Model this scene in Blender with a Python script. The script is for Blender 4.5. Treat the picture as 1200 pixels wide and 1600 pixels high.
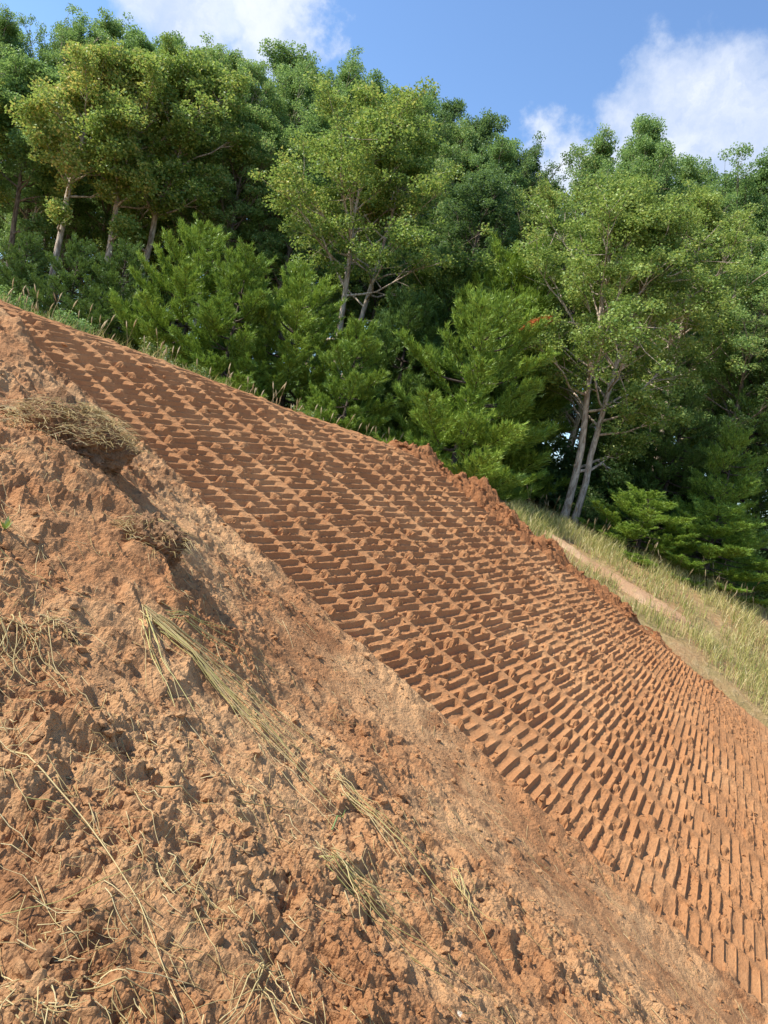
import bpy, math
import numpy as np
from mathutils import Vector, Matrix

for o in list(bpy.data.objects):
    bpy.data.objects.remove(o)
sc = bpy.context.scene
COL = sc.collection
RNG = np.random.default_rng(11)

# ------------------------------------------------------------------ camera
cam_d = bpy.data.cameras.new('camera')
cam = bpy.data.objects.new('camera', cam_d)
COL.objects.link(cam)
cam_d.sensor_fit = 'VERTICAL'
cam_d.sensor_height = 36.0
cam_d.lens = 26.0
cam_d.clip_start = 0.05
cam_d.clip_end = 3000
ROLL, PITCH = math.radians(13), math.radians(-3)
_f = Vector((0, math.cos(PITCH), math.sin(PITCH)))
_u0 = Vector((0, -math.sin(PITCH), math.cos(PITCH)))
_r0 = Vector((1, 0, 0))
_r = _r0 * math.cos(ROLL) + _u0 * math.sin(ROLL)
_u = -_r0 * math.sin(ROLL) + _u0 * math.cos(ROLL)
cam.matrix_world = Matrix(((_r.x, _u.x, -_f.x, 0), (_r.y, _u.y, -_f.y, 0), (_r.z, _u.z, -_f.z, 0), (0, 0, 0, 1)))
sc.camera = cam

# ------------------------------------------------------------------ sun and sky
SUN_DIR = Vector((-0.64, -0.11, 0.76)).normalized()      # towards the sun
sun_d = bpy.data.lights.new('sun', 'SUN')
sun_d.energy = 5.0
sun_d.angle = math.radians(0.55)
sun_d.color = (1.0, 0.945, 0.86)
sun = bpy.data.objects.new('sun', sun_d)
COL.objects.link(sun)
sun.rotation_euler = (-SUN_DIR).to_track_quat('-Z', 'Y').to_euler()
sun.location = (-30, 0, 40)

world = bpy.data.worlds.new('World')
sc.world = world
world.use_nodes = True
wt = world.node_tree
wt.nodes.clear()


def N(t, kind, **kw):
    n = t.nodes.new(kind)
    for k, v in kw.items():
        setattr(n, k, v)
    return n


def M2(t, op, a, b=None, c=None, clamp=False):
    n = t.nodes.new('ShaderNodeMath')
    n.operation = op
    n.use_clamp = clamp
    for i, v in enumerate((a, b, c)):
        if v is None:
            continue
        if isinstance(v, (int, float)):
            n.inputs[i].default_value = v
        else:
            t.links.new(v, n.inputs[i])
    return n.outputs[0]


def mixc(t, fac, a, b):
    n = t.nodes.new('ShaderNodeMix')
    n.data_type = 'RGBA'
    for sock, v in ((n.inputs[0], fac), (n.inputs[6], a), (n.inputs[7], b)):
        if isinstance(v, (int, float)):
            sock.default_value = v
        elif isinstance(v, tuple):
            sock.default_value = (*v, 1) if len(v) == 3 else v
        else:
            t.links.new(v, sock)
    return n.outputs[2]


def smooth(t, v, lo, hi):
    n = t.nodes.new('ShaderNodeMapRange')
    n.interpolation_type = 'SMOOTHSTEP'
    t.links.new(v, n.inputs[0])
    n.inputs[1].default_value = lo
    n.inputs[2].default_value = hi
    return n.outputs[0]


def noise_tex(t, vec, scale, detail=4, rough=0.55, dist=0.0):
    n = N(t, 'ShaderNodeTexNoise')
    n.inputs['Scale'].default_value = scale
    n.inputs['Detail'].default_value = detail
    n.inputs['Roughness'].default_value = rough
    n.inputs['Distortion'].default_value = dist
    if vec is not None:
        t.links.new(vec, n.inputs['Vector'])
    return n.outputs['Fac']


SKY_STRENGTH = 0.13
sky = N(wt, 'ShaderNodeTexSky')
sky.sky_type = 'NISHITA'
sky.sun_disc = False
sky.sun_elevation = math.asin(SUN_DIR.z)
sky.sun_rotation = math.atan2(SUN_DIR.x, SUN_DIR.y)
sky.altitude = 300
sky.air_density = 1.15
sky.dust_density = 0.35
sky.ozone_density = 3.0
tc = N(wt, 'ShaderNodeTexCoord')
dirv = tc.outputs['Generated']
# scattered fair-weather cumulus: noise over the sky dome plus two banks
cn = noise_tex(wt, dirv, 3.2, 9, 0.56, 0.25)
cn2 = noise_tex(wt, dirv, 9.0, 8, 0.62, 0.2)


def bank(c, cos_out, cos_in):
    d = N(wt, 'ShaderNodeVectorMath', operation='DOT_PRODUCT')
    nn = N(wt, 'ShaderNodeVectorMath', operation='NORMALIZE')
    wt.links.new(dirv, nn.inputs[0])
    wt.links.new(nn.outputs[0], d.inputs[0])
    d.inputs[1].default_value = Vector(c).normalized()
    return smooth(wt, d.outputs['Value'], cos_out, cos_in)


def cosd(a):
    return math.cos(math.radians(a))


warp = N(wt, 'ShaderNodeTexNoise')
warp.inputs['Scale'].default_value = 7.0
warp.inputs['Detail'].default_value = 8
warp.inputs['Roughness'].default_value = 0.62
wt.links.new(tc.outputs['Generated'], warp.inputs['Vector'])
wsub = N(wt, 'ShaderNodeVectorMath', operation='SUBTRACT')
wt.links.new(warp.outputs['Color'], wsub.inputs[0])
wsub.inputs[1].default_value = (0.5, 0.5, 0.5)
wsc = N(wt, 'ShaderNodeVectorMath', operation='SCALE')
wt.links.new(wsub.outputs[0], wsc.inputs[0])
wsc.inputs['Scale'].default_value = 0.22
wad = N(wt, 'ShaderNodeVectorMath', operation='ADD')
wt.links.new(tc.outputs['Generated'], wad.inputs[0])
wt.links.new(wsc.outputs[0], wad.inputs[1])
dirv = wad.outputs[0]
banks = None
for c, ro, ri in (((0.255, 0.85, 0.46), 9, 1), ((0.34, 0.85, 0.41), 10, 1), ((0.19, 0.88, 0.44), 5, 0), ((0.12, 0.895, 0.39), 5, 0),
                  ((-0.34, 0.83, 0.465), 6.0, 0), ((-0.25, 0.85, 0.475), 5.0, 0),
                  ((-0.8, 0.3, 0.5), 18, 3), ((0.75, -0.35, 0.5), 16, 3), ((0.9, 0.35, 0.35), 14, 3), ((-0.4, -0.8, 0.45), 17, 3)):
    b = bank(c, cosd(ro), cosd(ri))
    banks = b if banks is None else M2(wt, 'MAXIMUM', banks, b)
dens = M2(wt, 'ADD', M2(wt, 'MULTIPLY', banks, 0.75), M2(wt, 'MULTIPLY', M2(wt, 'ADD', M2(wt, 'MULTIPLY', cn, 0.5), M2(wt, 'MULTIPLY', cn2, 0.5)), 1.1))
mask = smooth(wt, dens, 0.76, 1.42)
shade = smooth(wt, noise_tex(wt, dirv, 6.5, 6, 0.6, 0.4), 0.36, 0.66)
ccol = mixc(wt, shade, (3.3, 3.8, 4.8), (4.9, 5.1, 5.5))
bg = N(wt, 'ShaderNodeBackground')
bg.inputs['Strength'].default_value = SKY_STRENGTH
tint = N(wt, 'ShaderNodeVectorMath', operation='MULTIPLY')      # clear late-summer blue
wt.links.new(sky.outputs[0], tint.inputs[0])
tint.inputs[1].default_value = (0.94, 1.04, 1.15)
wt.links.new(mixc(wt, M2(wt, 'MULTIPLY', mask, 0.93), tint.outputs[0], ccol), bg.inputs['Color'])
wo = N(wt, 'ShaderNodeOutputWorld')
wt.links.new(bg.outputs[0], wo.inputs[0])

sc.view_settings.view_transform = 'Standard'
sc.view_settings.look = 'None'
sc.view_settings.gamma = 1.0
sc.view_settings.exposure = 0.7
sc.render.engine = 'CYCLES'
sc.cycles.max_bounces = 8
sc.cycles.diffuse_bounces = 4
sc.cycles.transmission_bounces = 4
sc.cycles.transparent_max_bounces = 4
sc.cycles.use_denoising = True


# ------------------------------------------------------------------ numpy noise
def _hash(ix, iy, seed):
    h = (ix.astype(np.int64) * 374761393 + iy.astype(np.int64) * 668265263 + seed * 974634777) & 0xFFFFFFFF
    h = ((h ^ (h >> 13)) * 1274126177) & 0xFFFFFFFF
    h = (h ^ (h >> 16)) & 0xFFFFFFFF
    return h.astype(np.float64) / 4294967296.0


def gnoise(x, y, seed=0):
    ix, iy = np.floor(x), np.floor(y)
    fx, fy = x - ix, y - iy
    ux = fx * fx * fx * (fx * (fx * 6 - 15) + 10)
    uy = fy * fy * fy * (fy * (fy * 6 - 15) + 10)

    def g(ax, ay):
        a = _hash(ix + ax, iy + ay, seed) * (2 * np.pi)
        return np.cos(a) * (fx - ax) + np.sin(a) * (fy - ay)
    n0 = g(0, 0) * (1 - ux) + g(1, 0) * ux
    n1 = g(0, 1) * (1 - ux) + g(1, 1) * ux
    return (n0 * (1 - uy) + n1 * uy) * 1.5


def fbm(x, y, f, octs, seed=0, gain=0.5, lac=2.03):
    s, a, t = np.zeros_like(x), 1.0, 0.0
    for i in range(octs):
        s += a * gnoise(x * f + 17.3 * i, y * f - 9.1 * i, seed + i)
        t += a
        a *= gain
        f *= lac
    return s / t


def worley(x, y, f, seed=0):
    """nearest feature distance and the cell's random value"""
    x, y = x * f, y * f
    ix, iy = np.floor(x), np.floor(y)
    best = np.full(x.shape, 9.0)
    val = np.zeros(x.shape)
    for ax in (-1, 0, 1):
        for ay in (-1, 0, 1):
            cx, cy = ix + ax, iy + ay
            dx = cx + 0.1 + 0.8 * _hash(cx, cy, seed) - x
            dy = cy + 0.1 + 0.8 * _hash(cx, cy, seed + 7) - y
            d = np.sqrt(dx * dx + dy * dy)
            m = d < best
            val = np.where(m, _hash(cx, cy, seed + 13), val)
            best = np.where(m, d, best)
    return best, val


def sstep(a, b, x):
    t = np.clip((x - a) / (b - a), 0, 1)
    return t * t * (3 - 2 * t)


# ------------------------------------------------------------------ terrain
PA, PB, PC = -0.3223, 0.4605, -5.2                      # the graded slope: z = PC + PA x + PB y
TU = np.array([0.94663, -0.32232])                      # way the machine travelled
TW = np.array([0.43640, 0.89975])                       # way its cleats lie
MI = np.linalg.inv(np.array([TU, TW]).T)
W_LEFT, W_RIGHT = 7.05, 11.95


def to_uw(x, y):
    return MI[0, 0] * x + MI[0, 1] * y, MI[1, 0] * x + MI[1, 1] * y


def to_xy(u, w):
    return TU[0] * u + TW[0] * w, TU[1] * u + TW[1] * w


def plane(x, y):
    return PC + PA * x + PB * y


def crest_e(x, y):
    return (x + 5.64) * -0.41 + (y - 9.97) * 0.912


CTRL = []
for u in (-9, -7.7, -6.8, -5.8, -4.9, -3.8, -2.8, -1.7, -0.4, 0.4, 1.0, 2.2, 4.0):   # foot of the slope
    x, y = to_xy(u, W_LEFT + (0.05 if u > -8 else 0.3))
    CTRL.append((x, y, plane(x, y) + 0.03))
for u in (-6.5, -4.5, -2.5, -.5, 1.5, 3.5):                                          # under the slope
    x, y = to_xy(u, 9.0)
    CTRL.append((x, y, plane(x, y) - 0.45))
for u in (-4.8, -3.3, -2.2, -1.1, -.1, .9, 2.2, 4.0):                                # its upper right edge
    x, y = to_xy(u, W_RIGHT)
    CTRL.append((x, y, plane(x, y) - 0.06))
CTRL += [(-5.9, 10.1, .95), (-4.6, 10.7, .72), (-3.3, 11.3, .55), (-1.9, 11.9, .3), (-.4, 12.7, .1)]
CTRL += [(-.64, 1.75, -1.54), (-.2, 2.0, -1.63), (.4, 2.5, -1.88), (1.52, 3.6, -2.49), (3.1, 5.2, -3.38), (-1.01, 2.4, -1.46),
         (-.46, 2.9, -1.58), (.42, 4.2, -2.04), (1.68, 5.0, -2.61), (-1.61, 3.4, -1.17), (-1.0, 4.6, -1.3), (-1.79, 4.8, -.88),
         (-2.29, 4.5, -.77), (-2.43, 5.5, -.42), (-3.57, 6.6, -.11), (-4.45, 8.4, .47), (-.36, 5.2, -1.77),
         (0, 0, -1.5), (-4, 0, -1.0), (3, 0, -2.6), (-6, 5, .3), (-8, 9, 1.0), (4, 3, -3.3), (6, 4.6, -4.3), (0, -6, -2.2),
         (-9, -4, -.8), (8, -4, -4.4), (-14, 6, 1.1)]
CTRL += [(3.8, 16.5, -.21), (3.13, 15.5, -.12), (7.81, 14.5, -1.02), (4.83, 13.5, -.79), (6.63, 12., -1.89), (3.73, 12.5, -.95),
         (1.0, 14.0, .05), (9.94, 19., -.5), (-1.5, 15., .2), (-5., 14., .75), (-9., 14., 1.0), (0, 20, .5), (-8, 22, 1.0),
         (10, 26, -.4), (0, 30, .6), (-14, 30, 1.2), (16, 16, -2.6), (14, 10, -4.2), (9, 7, -4.4), (22, 30, -1.0), (-22, 16, 1.4),
         (-25, 40, 1.4), (25, 45, -.5), (0, 45, .8)]
CTRL = np.array(CTRL)


def _rbf_fit(P):
    n = len(P)
    D = np.hypot(P[:, None, 0] - P[None, :, 0], P[:, None, 1] - P[None, :, 1])
    A = np.zeros((n + 3, n + 3))
    A[:n, :n] = np.sqrt(D * D + 0.16)
    A[:n, n] = A[n, :n] = 1
    A[:n, n + 1] = A[n + 1, :n] = P[:, 0]
    A[:n, n + 2] = A[n + 2, :n] = P[:, 1]
    return np.linalg.solve(A, np.concatenate([P[:, 2], np.zeros(3)]))


_RW = _rbf_fit(CTRL)


def ground(x, y):
    """the natural ground: where I stand, round the graded slope and under the wood"""
    x = np.asarray(x, float)
    y = np.asarray(y, float)
    xs, ys = np.clip(x, -26, 26), np.clip(y, -8, 46)
    z = _RW[-3] + _RW[-2] * xs + _RW[-1] * ys
    for i in range(len(CTRL)):
        z = z + _RW[i] * np.sqrt((xs - CTRL[i, 0]) ** 2 + (ys - CTRL[i, 1]) ** 2 + 0.16)
    return z


def soil_relief(x, y):
    """clods, hollows and crumbs of the loose soil"""
    wx = x + 0.07 * gnoise(x * 4, y * 4, 91)
    wy = y + 0.07 * gnoise(x * 4 + 5, y * 4, 92)
    z = 0.07 * fbm(wx, wy, 0.9, 2, 3)
    hump = fbm(wx, wy, 2.1, 3, 21)
    z += 0.060 * (np.abs(hump) * 1.5 - 0.35) + 0.05 * hump
    ridge = 1 - np.abs(fbm(wx, wy, 3.3, 2, 25)) * 2.4
    z += 0.032 * np.clip(ridge, 0, 1) ** 2
    loose = 0.14 + 0.86 * sstep(-0.06, 0.30, fbm(x, y, 0.85, 3, 55) + 0.08)         # crumbly here, pressed smooth there
    d, v = worley(wx + .05 * gnoise(x * 11, y * 11, 93), wy, 3.4, 9)
    z += loose * 0.045 * (v - 0.5)
    d, v = worley(wx, wy + .03 * gnoise(x * 19, y * 19, 94), 8.0, 10)
    z += loose * 0.030 * (v - 0.5)
    d, v = worley(wx, wy, 4.3, 5)
    z += loose * (0.060 * np.clip(0.62 - d, 0, 1) * (v > 0.35) * (0.4 + v))
    d, v = worley(wx + .3, wy, 9.5, 6)
    z += (0.35 + 0.65 * loose) * 0.036 * np.clip(0.6 - d, 0, 1) * (0.3 + v)
    r = 1 - np.abs(fbm(wx, wy, 7.0, 3, 31)) * 2
    z += (0.4 + 0.6 * loose) * 0.030 * r
    d, v = worley(x, y, 24.0, 8)
    z += (0.25 + 0.75 * loose) * 0.020 * np.clip(0.65 - d, 0, 1) * (0.3 + v)
    d, v = worley(x + .01 * gnoise(x * 60, y * 60, 95), y, 40.0, 12)
    z += (0.4 + 0.6 * loose) * 0.014 * np.clip(0.7 - d, 0, 1) * (0.2 + v)
    z += 0.024 * (0.5 + 0.5 * loose) * fbm(x, y, 19, 4, 41, 0.70)
    return z


def soil_height(x, y):
    u, w = to_uw(x, y)
    inside = w - (W_LEFT + 0.10 * gnoise(u * 1.4, u * 0 + 3.3, 61) + 0.05 * gnoise(u * 5, u * 0, 62))
    edge = np.exp(-((inside + 0.20) / 0.24) ** 2)
    apron = sstep(-2.6, -0.9, inside + 0.35 * gnoise(x * .9, y * .9, 65)) * sstep(-5.2, -2.6, u)   # trodden smoother along the foot of the slope
    amp = (1 - 0.2 * np.exp(-((inside + 0.1) / 0.35) ** 2)) * (1 - 0.58 * apron)
    d, v = worley(x, y, 7.5, 63)
    z = ground(x, y) + soil_relief(x, y) * amp + edge * (u > -9.6) * (0.06 + 0.07 * np.clip(0.6 - d, 0, 1) * (.4 + v) + 0.06 * fbm(x, y, 2.2, 3, 64))
    # the packed, tilted apron along the foot of the slope sinks under it
    z -= np.clip(inside, 0, 1) * 0.9
    # the bank beyond the crest falls away behind it
    e = crest_e(x, y)
    z -= np.where(e > 0.1, (e - 0.1) * 0.3, 0) * (u < -9)
    return z


PITCH_T, ROW_W = 0.118, 0.49


def bar_lean(ub):
    """how far a cleat print starting at ub on the lower edge leans along the slope per metre across it"""
    return np.interp(ub, [-12, -5.5, -4.2, -3.2, -2.2, -1.2, -0.3, 0.5, 2, 5], [.30, .335, .335, .30, .22, .11, .01, -.07, -.13, -.16])


def bar_u(ub, w):
    return ub + bar_lean(ub) * (w - W_LEFT)


def slope_height(ub, w):
    u = bar_u(ub, w)
    x, y = to_xy(u, w)
    part = sstep(-4.6, -1.2, u)                          # lower down the passes stand apart, higher up the prints run on
    wv = w + 0.05 * gnoise(u * 0.5, w * 0.3, 71) + 0.012 * gnoise(u * 3, w * 2, 72)
    row = (wv - W_LEFT - 0.03) / ROW_W
    ri = np.floor(row)
    rf = row - ri
    rh = _hash(ri, ri * 0, 77)
    uu = ub + (0.75 + 0.25 * part) * PITCH_T * rh * 0.9 + 0.010 * gnoise(u * 2.2, w * 2.2, 73) + 0.016 * part * gnoise(u * .7, ri * 3.1, 75)
    g = uu / PITCH_T
    gi = np.floor(g)
    s = g - gi
    z = plane(x, y)
    z += 0.030 * fbm(x, y, 0.5, 2, 80) + 0.012 * fbm(x, y, 2.0, 2, 81)
    # how deep each print is: deep at the top of the slope, shallow towards its foot on the right
    deep = np.interp(u, [-9, -5, -2.5, -0.6, 1.0, 4], [0.039, 0.041, 0.045, 0.041, 0.027, 0.021])
    deep = deep * (0.9 + 0.2 * _hash(gi, gi * 0, 78) + part * 0.45 * (_hash(gi, ri, 78) - .5)) * (1 - 0.45 * sstep(8.6, 11.9, w) * sstep(-4.5, -1, u)) * (1 - 0.6 * sstep(10.2, 11.8, w) * sstep(-.6, 1, u))
    deep = deep * (1 - 0.85 * sstep(-0.55, -0.05, crest_e(x, y)))
    # cleat print: sheer on its uphill side, then a floor rising gently to the next rim
    fl = 0.60 - 0.24 * part
    prof = np.where(s < 0.06, -s / 0.06, np.where(s < fl, -1.0, -1.0 + (s - fl) / (0.92 - fl)))
    prof = np.minimum(prof, 0) + 0.25 * np.exp(-((s - 0.96) / 0.055) ** 2)
    cl0, cl1 = 0.07 * _hash(gi, ri, 76), 0.84 + 0.17 * _hash(gi, ri, 79)
    across = sstep(cl0, cl0 + .05, rf) * (1 - sstep(cl1 - .05, cl1, rf))
    across = 1 - (1 - across) * (0.85 + 0.15 * part)
    broken = sstep(0.1, 0.5, fbm(x, y, 1.7, 3, 82)) * (0.22 + 0.40 * sstep(-4.5, -2.0, u)) + sstep(.84, .95, _hash(gi, ri, 74)) * .5 * part
    broken = np.clip(broken, 0, 1)
    z += deep * prof * across * (1 - broken)
    # every other print is half filled by a lump squeezed up between the plates
    k = np.mod(gi, 2) < 1
    lc = 0.30 + 0.22 * (_hash(gi, ri, 83) - .5)
    dl = np.sqrt(((rf - lc) * ROW_W / 0.058) ** 2 + ((s - 0.36) * PITCH_T / 0.058) ** 2)
    ls = _hash(gi, ri, 84)
    dl = dl * (1 + 0.45 * gnoise(x * 16, y * 16, 68) + 0.3 * gnoise(x * 37, y * 37, 69)) * (0.8 + 0.5 * _hash(gi, ri, 67))
    z += np.where(k & (ls > 0.12), (deep + 0.010) * (0.75 + 0.75 * ls) * 1.3 * np.clip(1 - dl * dl, 0, 1) ** 0.6, 0)
    # seam of squeezed-out crumbs between two passes
    seam = np.exp(-((rf - 0.92) / 0.045) ** 2)
    z += seam * (rh > 0.45) * 0.022 * (0.3 + gnoise(u * 9, w * 9, 85))
    # crumbs
    cr = sstep(-0.25, 0.45, fbm(x, y, 0.8, 3, 86) + 0.25 * sstep(9.5, 11.5, w))
    d, v = worley(x, y, 15, 87)
    cr = cr * (0.45 + 0.75 * sstep(-6.5, -3, u + 0.4 * (w - 9)))
    z += cr * 0.030 * np.clip(0.5 - d, 0, 1) * (v > 0.5)
    d, v = worley(x, y, 30, 88)
    z += (0.15 + cr) * 0.016 * np.clip(0.55 - d, 0, 1) * (v > 0.35)
    z += 0.007 * fbm(x, y, 11, 4, 89, 0.6)
    # rounded crest on the upper left, edges sinking under the spoil on both sides
    e = crest_e(x, y)
    q = np.clip(e + 0.52, 0, None)
    z -= np.where(q < 1.1, 0.47 * q * q, 0.47 * 1.21 + (q - 1.1) * 1.03)
    z -= np.clip(w - W_RIGHT + 0.02, 0, 1) * 0.7
    z -= np.clip(W_LEFT - 0.02 - w, 0, 1) * 0.6
    return z


# ------------------------------------------------------------------ mesh and object helpers
def new_mesh(name, verts, faces, nper, smooth=False):
    """faces: (n, nper) int array"""
    verts = np.asarray(verts, np.float32)
    faces = np.asarray(faces, np.int32)
    me = bpy.data.meshes.new(name)
    me.vertices.add(len(verts))
    me.vertices.foreach_set('co', verts.ravel())
    me.loops.add(faces.size)
    me.loops.foreach_set('vertex_index', faces.ravel())
    me.polygons.add(len(faces))
    me.polygons.foreach_set('loop_start', np.arange(0, faces.size, nper, dtype=np.int32))
    me.polygons.foreach_set('loop_total', np.full(len(faces), nper, np.int32))
    me.polygons.foreach_set('use_smooth', np.full(len(faces), smooth))
    me.update(calc_edges=True)
    me.validate()
    return me


def obj(name, me, mat=None, parent=None, loc=None, rz=0.0, scale=None):
    o = bpy.data.objects.new(name, me)
    COL.objects.link(o)
    if mat is not None and me is not None and not me.materials:
        me.materials.append(mat)
    if parent is not None:
        o.parent = parent
    if loc is not None:
        o.location = loc
    if rz:
        o.rotation_euler = (0, 0, rz)
    if scale is not None:
        o.scale = (scale,) * 3 if isinstance(scale, (int, float)) else scale
    return o


def tag(o, label=None, cat=None, group=None, kind=None):
    if label:
        o['label'] = label
    if cat:
        o['category'] = cat
    if group:
        o['group'] = group
    if kind:
        o['kind'] = kind
    return o


def empty(name, loc, rz=0.0, scale=1.0):
    return obj(name, None, None, None, loc, rz, scale)


def grid_faces(nu, nv):
    i = np.arange(nu - 1)[:, None] * nv + np.arange(nv - 1)[None, :]
    return np.stack([i, i + nv, i + nv + 1, i + 1], -1).reshape(-1, 4)


class Tubes:
    """tapered tubes along polylines, collected into one mesh"""

    def __init__(self, sides=5):
        self.s, self.v, self.f, self.n = sides, [], [], 0

    def add(self, pts, rad):
        pts = np.asarray(pts, float)
        rad = np.broadcast_to(np.asarray(rad, float), (len(pts),))
        t = np.gradient(pts, axis=0)
        t /= np.linalg.norm(t, axis=1)[:, None] + 1e-9
        ref = np.array([0.0, 0, 1]) if abs(t[0, 2]) < 0.9 else np.array([1.0, 0, 0])
        a = np.cross(t, ref)
        a /= np.linalg.norm(a, axis=1)[:, None] + 1e-9
        b = np.cross(t, a)
        th = np.arange(self.s) * 2 * np.pi / self.s
        ring = pts[:, None] + rad[:, None, None] * (np.cos(th)[None, :, None] * a[:, None] + np.sin(th)[None, :, None] * b[:, None])
        k, s = len(pts), self.s
        i = np.arange(k - 1)[:, None] * s + np.arange(s)[None, :]
        j = np.arange(k - 1)[:, None] * s + (np.arange(s)[None, :] + 1) % s
        self.f.append(np.stack([i, j, j + s, i + s], -1).reshape(-1, 4) + self.n)
        self.v.append(ring.reshape(-1, 3))
        self.n += k * s

    def mesh(self, name, smooth=True):
        return new_mesh(name, np.concatenate(self.v), np.concatenate(self.f), 4, smooth)


# ------------------------------------------------------------------ materials
def material(name):
    m = bpy.data.materials.new(name)
    m.use_nodes = True
    t = m.node_tree
    t.nodes.clear()
    out = N(t, 'ShaderNodeOutputMaterial')
    return m, t, out


def soil_material(name, red, tan, dark, bump_scale=1.0, dry=0.5, crumbs=True):
    m, t, out = material(name)
    geo = N(t, 'ShaderNodeNewGeometry')
    P = geo.outputs['Position']
    n1 = noise_tex(t, P, 0.9, 4, 0.6)
    n2 = noise_tex(t, P, 6.0, 5, 0.65)
    n3 = noise_tex(t, P, 55.0, 4, 0.7)
    f1 = smooth(t, M2(t, 'ADD', M2(t, 'MULTIPLY', n1, 0.65), M2(t, 'MULTIPLY', n2, 0.35)), 0.58 - 0.25 * dry, 0.74 - 0.2 * dry)
    n0 = noise_tex(t, P, 1.5, 5, 0.6, 0.6)
    c = mixc(t, f1, red, tan)
    c = mixc(t, M2(t, 'MULTIPLY', smooth(t, n2, 0.52, 0.70), 0.55), c, dark)
    c = mixc(t, M2(t, 'MULTIPLY', smooth(t, n0, 0.53, 0.66), 0.6 if crumbs else 0.25), c, dark)
    c = mixc(t, M2(t, 'MULTIPLY', smooth(t, n3, 0.56, 0.72), 0.35), c, tuple(min(1, v * 1.25) for v in tan))
    c = mixc(t, M2(t, 'MULTIPLY', smooth(t, n3, 0.48, 0.30), 0.45), c, tuple(v * 0.8 for v in dark))
    b = N(t, 'ShaderNodeBsdfPrincipled')
    t.links.new(c, b.inputs['Base Color'])
    b.inputs['Roughness'].default_value = 0.95
    b.inputs['Specular IOR Level'].default_value = 0.15
    bn = noise_tex(t, P, 60.0, 6, 0.75)
    hs = M2(t, 'MULTIPLY', bn, 0.9)
    for vs, k in ((42.0, -0.6), (110.0, -0.35)):
        vor = N(t, 'ShaderNodeTexVoronoi')
        vor.inputs['Scale'].default_value = vs
        vor.inputs['Randomness'].default_value = 1.0
        t.links.new(P, vor.inputs['Vector'])
        hs = M2(t, 'ADD', hs, M2(t, 'MULTIPLY', vor.outputs['Distance'], k if crumbs else k * 0.35))
    h = hs
    bp = N(t, 'ShaderNodeBump')
    bp.inputs['Strength'].default_value = 1.0
    bp.inputs['Distance'].default_value = 0.016 * bump_scale
    t.links.new(h, bp.inputs['Height'])
    t.links.new(bp.outputs[0], b.inputs['Normal'])
    t.links.new(b.outputs[0], out.inputs[0])
    return m


MAT_SOIL = soil_material('loose soil', (0.375, 0.178, 0.075), (0.51, 0.295, 0.140), (0.20, 0.083, 0.034), 1.0, 0.70)
MAT_SLOPE = soil_material('pressed soil', (0.365, 0.174, 0.073), (0.45, 0.236, 0.105), (0.27, 0.115, 0.045), 0.7, 0.5, False)
MAT_BERM = soil_material('moist soil', (0.34, 0.148, 0.060), (0.42, 0.205, 0.088), (0.20, 0.080, 0.033), 1.5, 0.3)
MAT_SOD = soil_material('grey brown topsoil', (0.29, 0.160, 0.080), (0.38, 0.235, 0.125), (0.16, 0.085, 0.043), 1.3, 0.5)


def leaf_material(name, cols, transl=0.5, gloss=0.02):
    """cols: (position, colour) stops along a per-leaf random value"""
    m, t, out = material(name)
    geo = N(t, 'ShaderNodeNewGeometry')
    oi = N(t, 'ShaderNodeObjectInfo')
    tcn = N(t, 'ShaderNodeTexCoord')
    nz = noise_tex(t, tcn.outputs['Object'], 0.55, 2, 0.5)
    v = M2(t, 'ADD', M2(t, 'MULTIPLY', geo.outputs['Random Per Island'], 0.55), M2(t, 'MULTIPLY', nz, 0.45))
    v = M2(t, 'ADD', v, M2(t, 'MULTIPLY', M2(t, 'SUBTRACT', oi.outputs['Random'], 0.5), 0.16))
    r = N(t, 'ShaderNodeValToRGB')
    el = r.color_ramp.elements
    while len(el) < len(cols):
        el.new(0.5)
    for e, (p, c) in zip(el, cols):
        e.position = p
        e.color = (*c, 1)
    t.links.new(v, r.inputs[0])
    d = N(t, 'ShaderNodeBsdfDiffuse')
    t.links.new(r.outputs[0], d.inputs[0])
    tr = N(t, 'ShaderNodeBsdfTranslucent')
    tcol = mixc(t, 0.35, r.outputs[0], (0.20, 0.26, 0.03))
    t.links.new(tcol, tr.inputs[0])
    mx = N(t, 'ShaderNodeMixShader')
    mx.inputs[0].default_value = transl
    t.links.new(d.outputs[0], mx.inputs[1])
    t.links.new(tr.outputs[0], mx.inputs[2])
    g = N(t, 'ShaderNodeBsdfGlossy')
    g.inputs['Roughness'].default_value = 0.42
    g.inputs['Color'].default_value = (0.9, 0.95, 1, 1)
    mx2 = N(t, 'ShaderNodeMixShader')
    mx2.inputs[0].default_value = gloss
    t.links.new(mx.outputs[0], mx2.inputs[1])
    t.links.new(g.outputs[0], mx2.inputs[2])
    t.links.new(mx2.outputs[0], out.inputs[0])
    return m


MAT_LEAF = leaf_material('broad leaves', [(0.15, (0.105, 0.197, 0.069)), (0.45, (0.211, 0.351, 0.105)), (0.7, (0.329, 0.464, 0.154)), (0.92, (0.562, 0.505, 0.184))])
MAT_LEAF_TURN = leaf_material('leaves beginning to turn', [(0.15, (0.118, 0.212, 0.054)), (0.42, (0.245, 0.361, 0.080)), (0.68, (0.425, 0.479, 0.118)), (0.9, (0.724, 0.510, 0.160))])
MAT_LEAF_PALE = leaf_material('pale oak leaves', [(0.15, (0.116, 0.210, 0.055)), (0.45, (0.244, 0.347, 0.081)), (0.72, (0.409, 0.487, 0.130)), (0.93, (0.623, 0.557, 0.150))], 0.42, 0.015)
MAT_LEAF_DARK = leaf_material('dark green leaves', [(0.15, (0.057, 0.121, 0.048)), (0.5, (0.115, 0.207, 0.073)), (0.85, (0.184, 0.282, 0.101))])
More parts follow.
